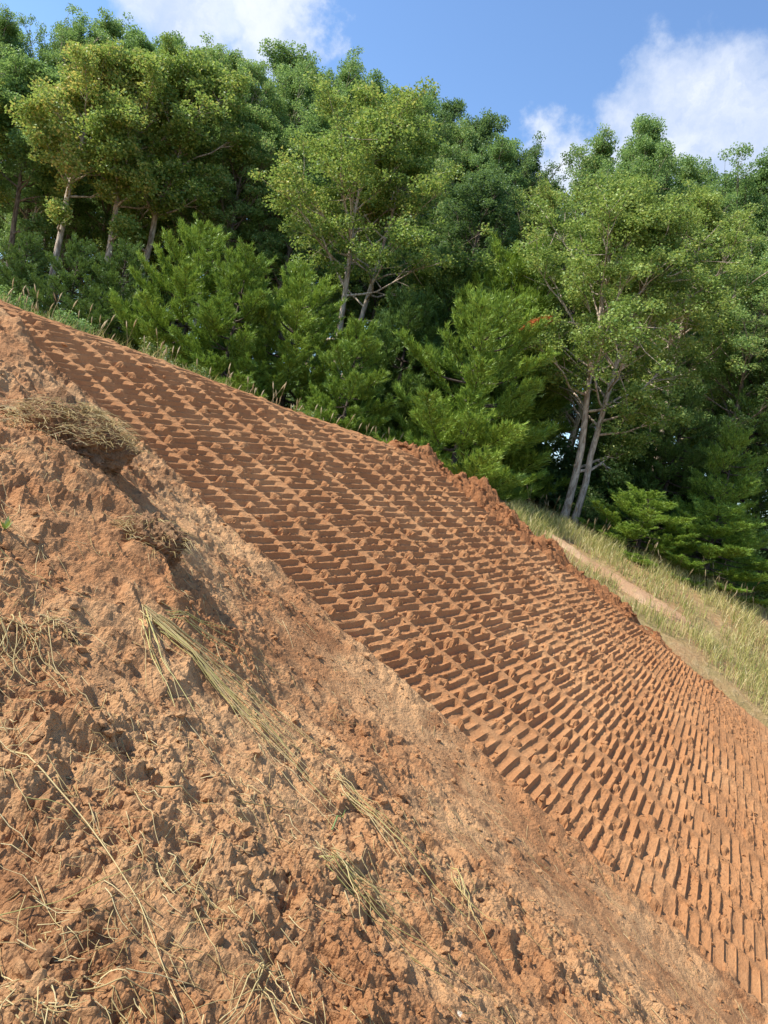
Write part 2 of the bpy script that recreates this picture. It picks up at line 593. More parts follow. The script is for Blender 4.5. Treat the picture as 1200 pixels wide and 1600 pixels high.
MAT_NEEDLE = leaf_material('pine needles', [(0.2, (0.104, 0.189, 0.029)), (0.5, (0.225, 0.343, 0.050)), (0.85, (0.377, 0.479, 0.076))], 0.30, 0.02)
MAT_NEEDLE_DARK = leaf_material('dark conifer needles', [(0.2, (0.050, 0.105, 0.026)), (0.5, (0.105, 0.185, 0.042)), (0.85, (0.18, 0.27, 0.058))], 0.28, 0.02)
MAT_NEEDLE_DEAD = leaf_material('dead orange needles', [(0.2, (0.30, 0.07, 0.02)), (0.6, (0.50, 0.14, 0.04)), (0.9, (0.6, 0.22, 0.08))], 0.25, 0.02)
MAT_GRASS = leaf_material('meadow grass', [(0.2, (0.16, 0.20, 0.045)), (0.42, (0.36, 0.36, 0.10)), (0.62, (0.58, 0.49, 0.20)), (0.9, (0.72, 0.60, 0.32))], 0.4, 0.02)
MAT_WEED = leaf_material('weed leaves', [(0.2, (0.09, 0.15, 0.03)), (0.5, (0.18, 0.25, 0.045)), (0.85, (0.36, 0.36, 0.09))], 0.35, 0.05)
MAT_SEED = leaf_material('tan seed heads', [(0.2, (0.30, 0.22, 0.11)), (0.6, (0.45, 0.34, 0.18)), (0.9, (0.58, 0.47, 0.28))], 0.3, 0.02)
MAT_STRAW = leaf_material('dry straw', [(0.2, (0.34, 0.23, 0.09)), (0.5, (0.54, 0.41, 0.18)), (0.8, (0.68, 0.56, 0.30))], 0.2, 0.02)
MAT_HAY_GREEN = leaf_material('half green hay', [(0.2, (0.33, 0.31, 0.09)), (0.5, (0.50, 0.44, 0.15)), (0.8, (0.64, 0.55, 0.24))], 0.2, 0.03)
MAT_BLADE = leaf_material('fresh green blade', [(0.2, (0.14, 0.26, 0.06)), (0.8, (0.24, 0.36, 0.09))], 0.3, 0.08)


def bark_material(name, light, dark):
    m, t, out = material(name)
    tcn = N(t, 'ShaderNodeTexCoord')
    mp = N(t, 'ShaderNodeMapping')
    mp.inputs['Scale'].default_value = (6, 6, 1.6)
    t.links.new(tcn.outputs['Object'], mp.inputs[0])
    n = noise_tex(t, mp.outputs[0], 3.0, 6, 0.65, 0.4)
    c = mixc(t, smooth(t, n, 0.40, 0.62), light, dark)
    b = N(t, 'ShaderNodeBsdfPrincipled')
    t.links.new(c, b.inputs['Base Color'])
    b.inputs['Roughness'].default_value = 0.9
    b.inputs['Specular IOR Level'].default_value = 0.2
    bp = N(t, 'ShaderNodeBump')
    bp.inputs['Strength'].default_value = 0.7
    bp.inputs['Distance'].default_value = 0.03
    t.links.new(n, bp.inputs['Height'])
    t.links.new(bp.outputs[0], b.inputs['Normal'])
    t.links.new(b.outputs[0], out.inputs[0])
    return m


MAT_BARK_PALE = bark_material('pale bark', (0.56, 0.46, 0.36), (0.26, 0.19, 0.14))
MAT_BARK = bark_material('grey brown bark', (0.24, 0.19, 0.145), (0.09, 0.068, 0.052))
MAT_BARK_PINE = bark_material('dark pine bark', (0.12, 0.09, 0.07), (0.045, 0.033, 0.026))


def floor_material():
    m, t, out = material('grassy ground and leaf litter')
    geo = N(t, 'ShaderNodeNewGeometry')
    P = geo.outputs['Position']
    n1 = noise_tex(t, P, 0.7, 4, 0.6)
    n2 = noise_tex(t, P, 9.0, 5, 0.7)
    c = mixc(t, smooth(t, n1, 0.4, 0.62), (0.34, 0.20, 0.095), (0.28, 0.21, 0.085))
    c = mixc(t, smooth(t, n2, 0.45, 0.7), c, (0.40, 0.28, 0.14))
    b = N(t, 'ShaderNodeBsdfPrincipled')
    t.links.new(c, b.inputs['Base Color'])
    b.inputs['Roughness'].default_value = 1.0
    b.inputs['Specular IOR Level'].default_value = 0.1
    bp = N(t, 'ShaderNodeBump')
    bp.inputs['Distance'].default_value = 0.05
    t.links.new(n2, bp.inputs['Height'])
    t.links.new(bp.outputs[0], b.inputs['Normal'])
    t.links.new(b.outputs[0], out.inputs[0])
    return m


MAT_FLOOR = floor_material()

# ------------------------------------------------------------------ the setting: ground sheets
# wide ground sheet out to the horizon (fine near, coarse far)
gx = np.unique(np.concatenate([np.linspace(-900, -60, 15), np.linspace(-60, -20, 21), np.arange(-20, 20.01, 0.25), np.linspace(20, 60, 21), np.linspace(60, 900, 15)]))
gy = np.unique(np.concatenate([np.linspace(-900, -60, 12), np.linspace(-60, -4, 15), np.arange(-4, 24.01, 0.25), np.linspace(24, 60, 30), np.linspace(60, 1500, 18)]))
X, Y = np.meshgrid(gx, gy, indexing='ij')
uu, ww = to_uw(X, Y)
Z = ground(X, Y) + 0.06 * fbm(X, Y, 0.6, 3, 5)
near_side = (ww < W_LEFT + 0.8) & (np.hypot(X, Y) < 16)
under_slope = (ww > W_LEFT - 0.5) & (ww < W_RIGHT + 0.05) & (uu > -12) & (uu < 5.2)
Z -= np.where(near_side, 0.55, 0) + np.where(under_slope & ~near_side, 0.35, 0)
land = obj('terrain', new_mesh('terrain', np.stack([X, Y, Z], -1).reshape(-1, 3), grid_faces(len(gx), len(gy)), 4, True), MAT_FLOOR)
tag(land, 'grassy ground with leaf litter under the wood', None, None, 'structure')

# loose soil where the photographer stands: a fan of rings, finer towards the feet
th = np.arange(math.radians(-68), math.radians(62), 0.0033)
rr = np.exp(np.arange(math.log(0.9), math.log(13.0), 0.0051))
TH, RR = np.meshgrid(th, rr, indexing='ij')
X, Y = RR * np.sin(TH), RR * np.cos(TH)
uu, ww = to_uw(X, Y)
keep = (ww < W_LEFT + 0.45) | (uu < -9.0)
keep &= (X < 7.5) & (crest_e(X, Y) < 2.2)
Z = np.zeros_like(X)
Z[keep] = soil_height(X[keep], Y[keep])
F = grid_faces(*X.shape)
kf = keep.ravel()[F].all(1)
F = F[kf]
used = np.unique(F)
remap = np.zeros(X.size, np.int32)
remap[used] = np.arange(len(used))
V = np.stack([X.ravel(), Y.ravel(), Z.ravel()], -1)[used]
soil = obj('loose_soil', new_mesh('loose_soil', V, remap[F], 4, False), MAT_SOIL)
tag(soil, 'loose reddish brown soil churned into clods and hollows', None, None, 'structure')

# the graded slope with the prints of the crawler tracks
us = np.arange(-12.2, 4.6, PITCH_T / 10.0)
ws = np.arange(W_LEFT - 0.45, W_RIGHT + 0.5, 0.027)
U, W = np.meshgrid(us, ws, indexing='ij')
Z = slope_height(U, W)
X, Y = to_xy(bar_u(U, W), W)
slope = obj('tracked_slope', new_mesh('tracked_slope', np.stack([X, Y, Z], -1).reshape(-1, 3), grid_faces(*U.shape), 4, False), MAT_SLOPE)
tag(slope, 'graded red soil slope printed with rows of crawler track cleats', None, None, 'structure')

# spoil ridge pushed up along the far edge of the slope
bu = np.arange(-6.3, 4.6, 0.022)
bw = np.linspace(-1, 1, 70)
U, S = np.meshgrid(bu, bw, indexing='ij')
half = 0.58 + 0.10 * gnoise(U * 1.1, U * 0, 101)
tall = np.interp(bu, [-6.3, -5.9, -5.2, -4.4, -3.6, -2.6, -1.6, -0.6, 0.5, 4.6], [0.0, .14, .38, .46, .42, .46, .40, .25, .16, .12])[:, None]
tall = tall * (0.66 + 0.42 * fbm(U, U * 0 + 2, 1.6, 3, 102))
Wc = W_RIGHT + 0.42 + 0.10 * gnoise(U * 0.8, U * 0, 103) - 0.25 * sstep(-5.4, -6.3, U) + S * half
X, Y = to_xy(U, Wc)
d1, v1 = worley(X, Y, 5.5, 104)
d2, v2 = worley(X, Y, 13, 105)
rel = 0.060 * (v1 - .4) + 0.075 * np.clip(0.65 - d1, 0, 1) * (0.3 + v1) + 0.065 * np.clip(0.6 - d2, 0, 1) * (0.3 + v2) + 0.03 * fbm(X, Y, 8, 4, 106, 0.6)
prof = np.clip(1 - np.abs(S - 0.12) ** 1.7, 0, 1)
zb = np.minimum(plane(X, Y) - np.clip(Wc - W_RIGHT, 0, 9) * 0.55, ground(X, Y) + 0.5)
q = np.clip(crest_e(X, Y) + 0.52, 0, None)
zb -= np.where(q < 1.1, 0.47 * q * q, 0.57 + (q - 1.1) * 1.03) * sstep(-5.2, -6.2, U)
Z = zb - 0.10 + tall * prof * 1.25 + rel * sstep(1.0, 0.75, np.abs(S)) * (0.45 + tall * 2)
Z = Z - 0.02
berm = obj('spoil_ridge', new_mesh('spoil_ridge', np.stack([X, Y, Z], -1).reshape(-1, 3), grid_faces(*U.shape), 4, False), MAT_BERM)
tag(berm, 'ridge of dark red spoil pushed up along the far edge of the slope', None, None, 'structure')


# bare sandy track running down the grass bank
pu = np.arange(-3.3, -0.5, 0.03)
pv = np.linspace(-1, 1, 24)
U2, V2 = np.meshgrid(pu, pv, indexing='ij')
hw = np.interp(pu, [-3.3, -2.6, -1.4, -.8, -.5], [.06, .26, .34, .30, .05])[:, None] * (1 + .25 * gnoise(U2 * 2.2, U2 * 0, 108))
W2 = 13.70 + 0.12 * np.sin(U2 * 1.3) + V2 * hw
X2, Y2 = to_xy(U2, W2)
Z2 = ground(X2, Y2) + 0.085 * (1 - np.abs(V2) ** 2.5) - 0.03 + 0.03 * fbm(X2, Y2, 3, 4, 109, .6)
MAT_SAND = soil_material('dry sandy soil', (0.46, 0.27, 0.145), (0.55, 0.37, 0.22), (0.36, 0.20, 0.10), 0.8, 0.6)
path = obj('sandy_path', new_mesh('sandy_path', np.stack([X2, Y2, Z2], -1).reshape(-1, 3), grid_faces(*U2.shape), 4, True), MAT_SAND)
tag(path, 'bare sandy strip running down the grass bank', None, None, 'structure')


# ------------------------------------------------------------------ soil clods
def clod_mesh(name, seed, rough=0.32, flat=0.75, sub=3, crumb=0.0):
    r = np.random.default_rng(seed)
    import bmesh
    bm = bmesh.new()
    bmesh.ops.create_icosphere(bm, subdivisions=sub, radius=1)
    cs = r.normal(size=(9, 3))
    cs /= np.linalg.norm(cs, axis=1)[:, None]
    for v in bm.verts:
        p = np.array(v.co)
        k = 1.0
        for c in cs:                                   # broken facets
            d = p @ c
            if d > 0.62:
                k *= 1 - rough * 1.1 * (d - 0.62) / 0.38
        q = p * 2.3 + seed
        k *= 1 + rough * 0.55 * float(gnoise(np.array([q[0] + q[2] * .7]), np.array([q[1] - q[2] * .4]), seed)[0])
        q = p * 5.7 + seed
        k *= 1 + rough * 0.30 * float(gnoise(np.array([q[0] + q[2]]), np.array([q[1] - q[2] * .6]), seed + 3)[0])
        if crumb:
            for fq, am in ((7.0, 1.0), (15.0, .6), (31.0, .4)):
                q = p * fq + seed
                k *= 1 + crumb * am * float(gnoise(np.array([q[0] + q[2] * .9]), np.array([q[1] - q[2] * .7]), seed + 5)[0])
        v.co = Vector((p[0] * k, p[1] * k * 0.88, p[2] * k * flat))
    me = bpy.data.meshes.new(name)
    bm.to_mesh(me)
    bm.free()
    for p in me.polygons:
        p.use_smooth = sub > 2 and not crumb
    return me


CLODS = [clod_mesh('soil_clod_%d' % i, 40 + i, 0.34, 0.72, 2) for i in range(6)]
for me in CLODS:
    me.materials.append(MAT_SOIL)
SLOPE_CLODS = [clod_mesh('soil_lump_%d' % i, 70 + i, 0.30, 0.66, 2) for i in range(5)]
for me in SLOPE_CLODS:
    me.materials.append(MAT_SLOPE)


def place_piece(name, me, parent, x, y, z, s, r):
    o = bpy.data.objects.new(name, me)
    COL.objects.link(o)
    o.parent = parent
    o.location = (x, y, z)
    o.rotation_euler = (r.uniform(-.5, .5), r.uniform(-.5, .5), r.uniform(0, 6.28))
    o.scale = (s * r.uniform(.85, 1.25), s * r.uniform(.8, 1.1), s * r.uniform(.75, 1.05))
    return o


def merged_pieces(name, meshes, mat, x, y, z, s, r, parent):
    V, F, n = [], [], 0
    base = []
    for me in meshes:
        v = np.zeros(len(me.vertices) * 3)
        me.vertices.foreach_get('co', v)
        f = np.zeros(len(me.polygons) * 3, int)
        me.polygons.foreach_get('vertices', f)
        base.append((v.reshape(-1, 3), f.reshape(-1, 3)))
    for i in range(len(x)):
        v, f = base[i % len(base)]
        a = r.uniform(0, 6.28)
        R = np.array([[math.cos(a), -math.sin(a), 0], [math.sin(a), math.cos(a), 0], [0, 0, 1]])
        V.append((v * s[i]) @ R.T + (x[i], y[i], z[i]))
        F.append(f + n)
        n += len(v)
    o = obj(name, new_mesh(name, np.concatenate(V), np.concatenate(F), 3, False), mat, parent)
    o['kind'] = 'stuff'
    return o


r = np.random.default_rng(5)
# loose soil: bigger clods one by one, the crumbs as one mass
n = 8000
thv = r.uniform(math.radians(-42), math.radians(38), n)
rv = 1.5 * (8.5 / 1.5) ** (r.random(n) ** 0.8)
cx, cy = rv * np.sin(thv), rv * np.cos(thv)
cu, cw = to_uw(cx, cy)
dens_c = fbm(cx, cy, 0.75, 2, 55) + 0.12 + 0.35 * np.exp(-((cw - 6.6) / 0.5) ** 2)
ok = (cw < W_LEFT + 0.02) & (dens_c + r.normal(0, .12, n) > 0.0)
cx, cy, cw = cx[ok], cy[ok], cw[ok]
cz = soil_height(cx, cy)
cs = 0.006 + 0.034 * r.random(len(cx)) ** 7 + 0.008 * r.random(len(cx))
order = np.argsort(-cs / np.hypot(cx, cy))
for i in order[:260]:
    place_piece('soil_clod', CLODS[i % 6], soil, cx[i], cy[i], cz[i] + cs[i] * 0.05, cs[i], r)
rest = order[260:]
TINY = [clod_mesh('crumb_%d' % i, 90 + i, 0.3, 0.75, 1) for i in range(4)]
merged_pieces('soil_crumbs', TINY, MAT_SOIL, cx[rest], cy[rest], cz[rest] + cs[rest] * 0.2, cs[rest], r, soil)
# the slope: lumps squeezed up between the plates
lu, lw = [], []
for row in range(10):
    rh = float(_hash(np.array([float(row)]), np.array([0.0]), 77)[0])
    for gi in range(int(-12 / PITCH_T), int(4 / PITCH_T), 2):
        lu.append((gi + 0.30) * PITCH_T + r.normal(0, .012))
        lw.append(W_LEFT + 0.03 + (row + 0.30 + r.normal(0, .05)) * ROW_W)
lu, lw = np.array(lu), np.array(lw)
lx, ly = to_xy(bar_u(lu, lw), lw)
lrow = np.floor((lw - W_LEFT - .03) / ROW_W)
keep_row = lrow >= 0
ok = keep_row & (crest_e(lx, ly) < -0.2) & (r.random(len(lu)) < np.interp(lu, [-8, -2, 0.5, 2], [.6, .5, .2, .1]))
lu, lw, lx, ly = lu[ok], lw[ok], lx[ok], ly[ok]
lz = slope_height(lu, lw)
ls = r.uniform(0.034, 0.062, len(lu)) * np.interp(lu, [-8, -3, 0, 2], [1.05, 1.0, .65, .5])
order = np.argsort(-ls / np.hypot(lx, ly))
for i in order[:290]:
    place_piece('soil_lump', SLOPE_CLODS[i % 5], slope, lx[i], ly[i], lz[i] - ls[i] * 0.15, ls[i], r)
n = 5200
eu = r.uniform(-11.2, 3.4, n)
ew = r.uniform(W_LEFT, W_RIGHT + .05, n)
ex, ey = to_xy(bar_u(eu, ew), ew)
ok = (crest_e(ex, ey) < -0.3) & (fbm(ex, ey, 0.8, 3, 86) + 0.3 * sstep(9.5, 11.5, ew) + r.normal(0, .2, n) > 0.05)
eu, ew, ex, ey = eu[ok], ew[ok], ex[ok], ey[ok]
es = 0.008 + 0.022 * r.random(len(eu)) ** 3
rest = order[290:]
merged_pieces('slope_crumbs', TINY, MAT_SLOPE, np.concatenate([ex, lx[rest]]), np.concatenate([ey, ly[rest]]),
              np.concatenate([slope_height(eu, ew) + es * .2, lz[rest]]), np.concatenate([es, ls[rest] * .8]), r, slope)
# the spoil ridge: its own clods
bvx, bvy, bvz = X.ravel(), Y.ravel(), Z.ravel()
cand = r.choice(len(bvx), 900, replace=False)
cand = cand[np.abs(S.ravel()[cand]) < 0.85]
bs = 0.015 + 0.055 * r.random(len(cand)) ** 3
bs *= np.interp(U.ravel()[cand], [-6.3, -5.5, -1, 1, 4], [.5, 1, 1, .7, .6])
BERM_CLODS = [clod_mesh('spoil_clod_%d' % i, 120 + i, 0.36, 0.75, 2) for i in range(4)]
for me in BERM_CLODS:
    me.materials.append(MAT_BERM)
spu, spw = r.uniform(-5.6, 3.5, 150), np.where(r.random(150) < .55, W_RIGHT - np.abs(r.normal(0, .16, 150)), W_RIGHT + .85 + np.abs(r.normal(0, .25, 150)))
spx, spy = to_xy(spu, spw)
spz = np.where(spw < W_RIGHT, plane(spx, spy), ground(spx, spy)) - .005
sps = 0.014 + 0.034 * r.random(150) ** 3
for i in range(150):
    place_piece('spoil_clod', BERM_CLODS[i % 4], berm, spx[i], spy[i], spz[i] + .2 * sps[i], sps[i], r)
order = np.argsort(-bs)
for i in order[:120]:
    j = cand[i]
    place_piece('spoil_clod', BERM_CLODS[i % 4], berm, bvx[j], bvy[j], bvz[j] + bs[i] * .2, bs[i], r)
rest = order[120:]
merged_pieces('spoil_crumbs', TINY, MAT_BERM, bvx[cand[rest]], bvy[cand[rest]], bvz[cand[rest]] + bs[rest] * .2, bs[rest], r, berm)


# ------------------------------------------------------------------ leaves and needles
def leaf_quads(c, L, Wd, up_bias, r, jitter=0.35):
    """one rhombic leaf per centre"""
    n = len(c)
    a = r.normal(size=(n, 3))
    a[:, 2] *= 0.6
    a /= np.linalg.norm(a, axis=1)[:, None]
    nn = r.normal(size=(n, 3)) * jitter * 2
    nn[:, 2] += up_bias
    b = np.cross(nn, a)
    b /= np.linalg.norm(b, axis=1)[:, None] + 1e-9
    l = (L * r.uniform(.7, 1.3, n))[:, None]
    w = (Wd * r.uniform(.7, 1.3, n))[:, None]
    nrm = np.cross(a, b)
    V = np.empty((n, 4, 3))
    V[:, 0] = c - a * l * .5
    V[:, 1] = c + b * w * .5 + a * l * .05 + nrm * w * .12
    V[:, 2] = c + a * l * .5
    V[:, 3] = c - b * w * .5 + a * l * .05 + nrm * w * .12
    return V.reshape(-1, 3), np.arange(n * 4).reshape(-1, 4)


def broadleaf(name, seed, H, crown_base, radius, nlimb, leaves, leaf=(0.105, 0.075), trunk_r=0.13, stems=1, lean=0.05, low=0.0, spread=1.0, top_shape=1.0, clump=0.30, fine=1.0):
    """returns (trunk mesh, crown mesh) of a broad-leaved tree of height H"""
    r = np.random.default_rng(seed)
    tb = Tubes(7)
    tw = Tubes(4)
    clumps = []
    for st in range(stems):
        off = np.array([0.35 * st, 0.12 * st, 0.0]) * (1 if stems > 1 else 0)
        k = 12
        t = np.linspace(0, 1, k)
        ang = r.uniform(0, 6.28)
        bend = lean * H
        px = off[0] + bend * np.sin(t * 2.2 + ang) * t + np.cumsum(r.normal(0, .035, k)) + (st - (stems - 1) / 2) * 0.9 * t ** 1.3
        py = off[1] + bend * np.cos(t * 1.7 + ang) * t * .6 + np.cumsum(r.normal(0, .035, k))
        pz = t * H * 0.94 * (1 - 0.06 * st)
        path = np.stack([px, py, pz], -1)
        path[0, :2] = off[:2]
        rad = trunk_r * (1 - 0.12 * st) * (1 - t) ** 0.75 + 0.012
        rad[0] *= 1.35
        tb.add(path, rad)
        nl = nlimb // stems
        for i in range(nl):
            f = crown_base + (0.97 - crown_base) * ((i + r.random()) / nl) ** 0.9
            if low and r.random() < low:
                f = r.uniform(crown_base * 0.55, crown_base)
            p0 = np.array([np.interp(f, t, path[:, j]) for j in range(3)])
            rel = (f - crown_base) / (1 - crown_base)
            rel = max(rel, 0)
            prof = (math.sin(math.pi * min(1, 0.18 + 0.82 * rel)) ** 0.65) * (1 - 0.35 * rel ** 2) + 0.10
            Ln = radius * prof * r.uniform(.6, 1.3) * top_shape
            az = i * 2.4 + r.normal(0, .5)
            el = math.radians(np.interp(rel, [0, .5, 1], [15, 45, 76]) + r.normal(0, 9))
            d = np.array([math.cos(az) * math.cos(el), math.sin(az) * math.cos(el), math.sin(el)])
            m = 6
            s = np.linspace(0, 1, m)[:, None]
            limb = p0 + d * Ln * s + np.array([0, 0, 1]) * Ln * 0.18 * s ** 2 + np.cumsum(r.normal(0, .03 * Ln, (m, 3)), 0) * (s > 0)
            r0 = max(0.014, np.interp(f, t, rad) * 0.5)
            tb.add(limb, np.linspace(r0, 0.008, m))
            ns = int((5 + 5.0 * Ln / radius) * fine)
            for q in range(ns):
                fs = r.uniform(.35, 1.0)
                b0 = np.array([np.interp(fs, s[:, 0], limb[:, j]) for j in range(3)])
                dd = d + r.normal(0, .75, 3)
                dd[2] += .15
                dd /= np.linalg.norm(dd)
                l2 = Ln * r.uniform(.18, .42) * spread
                b1 = b0 + dd * l2
                tw.add([b0, (b0 + b1) / 2 + r.normal(0, .04, 3), b1], [r0 * .4, r0 * .25, .005])
                clumps.append((b1, r.uniform(.7, 1.25)))
            clumps.append((limb[-1], r.uniform(.8, 1.3)))
    C = np.array([c for c, _ in clumps])
    sz = np.array([s for _, s in clumps])
    wgt = sz ** 2
    idx = r.choice(len(C), leaves, p=wgt / wgt.sum())
    g = r.normal(size=(leaves, 3))
    g /= np.linalg.norm(g, axis=1)[:, None]
    rad = clump * r.random((leaves, 1)) ** 0.45
    pos = C[idx] + g * rad * sz[idx][:, None] * np.array([1.1, 1.1, .68])
    V, F = leaf_quads(pos, leaf[0], leaf[1], 0.9, r)
    tr = tb.mesh(name + '_trunk')
    trv = np.concatenate(tb.v + tw.v)
    trf = np.concatenate(tb.f + [f + tb.n for f in tw.f])
    # twigs and trunk together: one wooden frame
    bpy.data.meshes.remove(tr)
    tr = new_mesh(name + '_trunk', trv, trf, 4, True)
    return tr, new_mesh(name + '_crown', V, F, 4, False)


def pine(name, seed, H, radius, n_whorl, needles, droop=0.0, bare=0.04, nl=0.125, nw=0.0105, dead=False):
    """soft-needled pine with plume-like boughs; returns trunk and crown meshes"""
    r = np.random.default_rng(seed)
    tb = Tubes(6)
    t = np.linspace(0, 1, 10)
    path = np.stack([np.cumsum(r.normal(0, .02, 10)), np.cumsum(r.normal(0, .02, 10)), t * H], -1)
    path[0, :2] = 0
    tb.add(path, 0.085 * H / 5 * (1 - t) + .01)
    shoots = []                                         # (position, direction, weight)
    for i in range(n_whorl):
        f = bare + (0.97 - bare) * (i + r.uniform(-.25, .25)) / n_whorl
        f = min(max(f, .02), .98)
        p0 = np.array([np.interp(f, t, path[:, j]) for j in range(3)])
        nb = r.integers(5, 7)
        a0 = r.uniform(0, 6.28)
        for b in range(nb):
            az = a0 + b * 2 * math.pi / nb + r.normal(0, .22)
            Ln = radius * ((1 - f) ** 0.7 * 0.95 + 0.10) * r.uniform(.6, 1.3)
            el = math.radians(np.interp(f, [0, .5, 1], [-4, 10, 50]) + r.normal(0, 8))
            d = np.array([math.cos(az) * math.cos(el), math.sin(az) * math.cos(el), math.sin(el)])
            m = 7
            s = np.linspace(0, 1, m)[:, None]
            br = p0 + d * Ln * s + np.array([0, 0, 1]) * Ln * ((.24 - droop) * s ** 2.2 - .10 * np.sin(s * 3.1))
            tb.add(br, np.linspace(.012 + .012 * Ln, .005, m))
            side = np.cross(d, [0, 0, 1])
            side /= np.linalg.norm(side) + 1e-9
            k = max(5, int(Ln / 0.095))
            for q in range(k):
                fs = 0.40 + 0.60 * (q + r.random()) / k
                b0 = np.array([np.interp(fs, s[:, 0], br[:, j]) for j in range(3)])
                sg = 1 if q % 2 else -1
                dd = d * r.uniform(.5, .9) + side * sg * r.uniform(.5, 1.0) + np.array([0, 0, r.uniform(.1, .7)])
                dd /= np.linalg.norm(dd)
                l2 = (0.12 + 0.42 * Ln * (1 - fs) + .10 * r.random())
                steps = max(1, int(l2 / 0.075))
                for e in range(steps + 1):
                    pe = b0 + dd * l2 * (e / max(1, steps)) + np.array([0, 0, .25 * l2 * (e / max(1, steps)) ** 2])
                    shoots.append((pe, dd + np.array([0, 0, .45]), 1.0 if e == steps else .8))
            shoots.append((br[-1], d + np.array([0, 0, .5]), 1.6))
    for e in range(6):
        shoots.append((path[-1] - np.array([0, 0, .06 * e]), np.array([0, 0, 1.]), 1.5))
    P = np.array([s[0] for s in shoots])
    D = np.array([s[1] for s in shoots])
    D /= np.linalg.norm(D, axis=1)[:, None]
    wg = np.array([s[2] for s in shoots])
    idx = r.choice(len(P), needles, p=wg / wg.sum())
    nd = D[idx] * 1.0 + r.normal(0, .45, (needles, 3))
    nd[:, 2] += 0.12
    nd /= np.linalg.norm(nd, axis=1)[:, None]
    base = P[idx] + r.normal(0, .022, (needles, 3)) + D[idx] * r.uniform(-.03, .03, (needles, 1))
    sv = np.cross(nd, r.normal(size=(needles, 3)))
    sv /= np.linalg.norm(sv, axis=1)[:, None]
    L = nl * r.uniform(.7, 1.2, (needles, 1))
    V = np.empty((needles, 3, 3))
    V[:, 0] = base - sv * nw
    V[:, 1] = base + sv * nw
    V[:, 2] = base + nd * L
    return tb.mesh(name + '_trunk'), new_mesh(name + '_crown', V.reshape(-1, 3), np.arange(needles * 3).reshape(-1, 3), 3, False)


def put_tree(name, meshes, mats, x, y, height, ref_h, rz, label, cat='tree', group=None, sx=1.0, dz=-0.15, extra=None):
    k = height / ref_h
    o = empty(name, (x, y, float(ground(x, y)) + dz), rz, (k * sx, k * sx, k))
    tr = bpy.data.objects.new('trunk', meshes[0])
    cr = bpy.data.objects.new('crown', meshes[1])
    for p, m in ((tr, mats[0]), (cr, mats[1])):
        COL.objects.link(p)
        p.parent = o
        if not p.data.materials:
            p.data.materials.append(None)
        p.material_slots[0].link = 'OBJECT'
        p.material_slots[0].material = m
    return tag(o, label, cat, group)


H0 = 13.0
LEAFY = [broadleaf('leafy%d' % i, 200 + i, H0, cb, rad, nl, 58000, (0.072, 0.058), 0.12, 1, .03, low, 1.0, 1.0, .27)
         for i, (cb, rad, nl, low) in enumerate(((.40, 2.0, 58, .05), (.34, 2.2, 62, .08), (.44, 1.8, 52, .04), (.36, 2.4, 64, .08), (.30, 1.9, 58, .1)))]
MAPLE = broadleaf('maple', 231, 8.6, .47, 2.2, 48, 66000, (0.072, 0.062), 0.10, 2, .02, .05, 1.1)
OAK = broadleaf('oak', 245, 9.0, .33, 2.45, 70, 84000, (0.078, 0.062), 0.105, 2, .02, .02, 1.1)
SLIM = broadleaf('slim', 251, 7.5, .52, 1.15, 34, 36000, (0.068, 0.055), 0.085, 1, .03, .05, 1.1, 1.0, .24)
PINES = [pine('pine0', 301, 4.4, 1.9, 12, 82000), pine('pine1', 302, 4.4, 1.75, 13, 82000), pine('pine2', 303, 4.4, 2.1, 11, 82000)]
CONIFER = pine('conifer', 311, 4.6, 1.7, 17, 75000, 0.16, .03, 0.085, 0.0105)

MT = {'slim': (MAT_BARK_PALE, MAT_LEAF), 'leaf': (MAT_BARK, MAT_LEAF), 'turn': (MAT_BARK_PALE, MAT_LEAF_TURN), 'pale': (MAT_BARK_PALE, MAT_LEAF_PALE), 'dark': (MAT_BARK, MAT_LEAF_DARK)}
r = np.random.default_rng(77)
# tall wood behind: (x, y, height, foliage)
ORD = 'first second third fourth fifth sixth seventh eighth ninth tenth eleventh twelfth thirteenth fourteenth fifteenth sixteenth seventeenth eighteenth'.split()
SKYLINE = [(-17.76, 24.0, 8.9, 'leaf'), (-17.1, 25.0, 9.8, 'leaf'), (-15.5, 25.0, 10.5, 'leaf'), (-13.12, 23.5, 10.1, 'leaf'), (-11.8, 24.0, 11.2, 'leaf'),
           (-10.75, 26.0, 12.2, 'leaf'), (-7.92, 24.0, 11.1, 'leaf'), (-6.54, 26.0, 13.0, 'leaf'), (-4.54, 25.0, 12.0, 'leaf'), (-3.71, 28.0, 13.9, 'leaf'),
           (-1.97, 26.0, 12.5, 'leaf'), (-.81, 28.0, 13.7, 'dark'), (.49, 26.0, 12.4, 'dark'), (2.05, 25.0, 11.4, 'dark'), (4.44, 31.0, 12.0, 'dark'),
           (4.82, 27.0, 13.5, 'leaf'), (5.81, 26.0, 13.9, 'leaf'), (8.13, 27.0, 13.9, 'leaf'), (9.17, 25.0, 13.3, 'leaf'), (10.77, 25.0, 13.0, 'leaf'), (13.28, 26.0, 13.5, 'leaf')]
for i, (x, y, h, m) in enumerate(SKYLINE):
    put_tree('leafy_tree', LEAFY[i % 5], MT[m], x, y, h, H0, r.uniform(0, 6.28),
             'tall leafy tree, %s crown along the skyline from the left edge' % ORD[max(0, i - 2)] if 1 < i < 20 else 'tall leafy tree just beyond the edge of the view', 'tree', 'tall trees along the skyline of the wood', r.uniform(.74, .92))
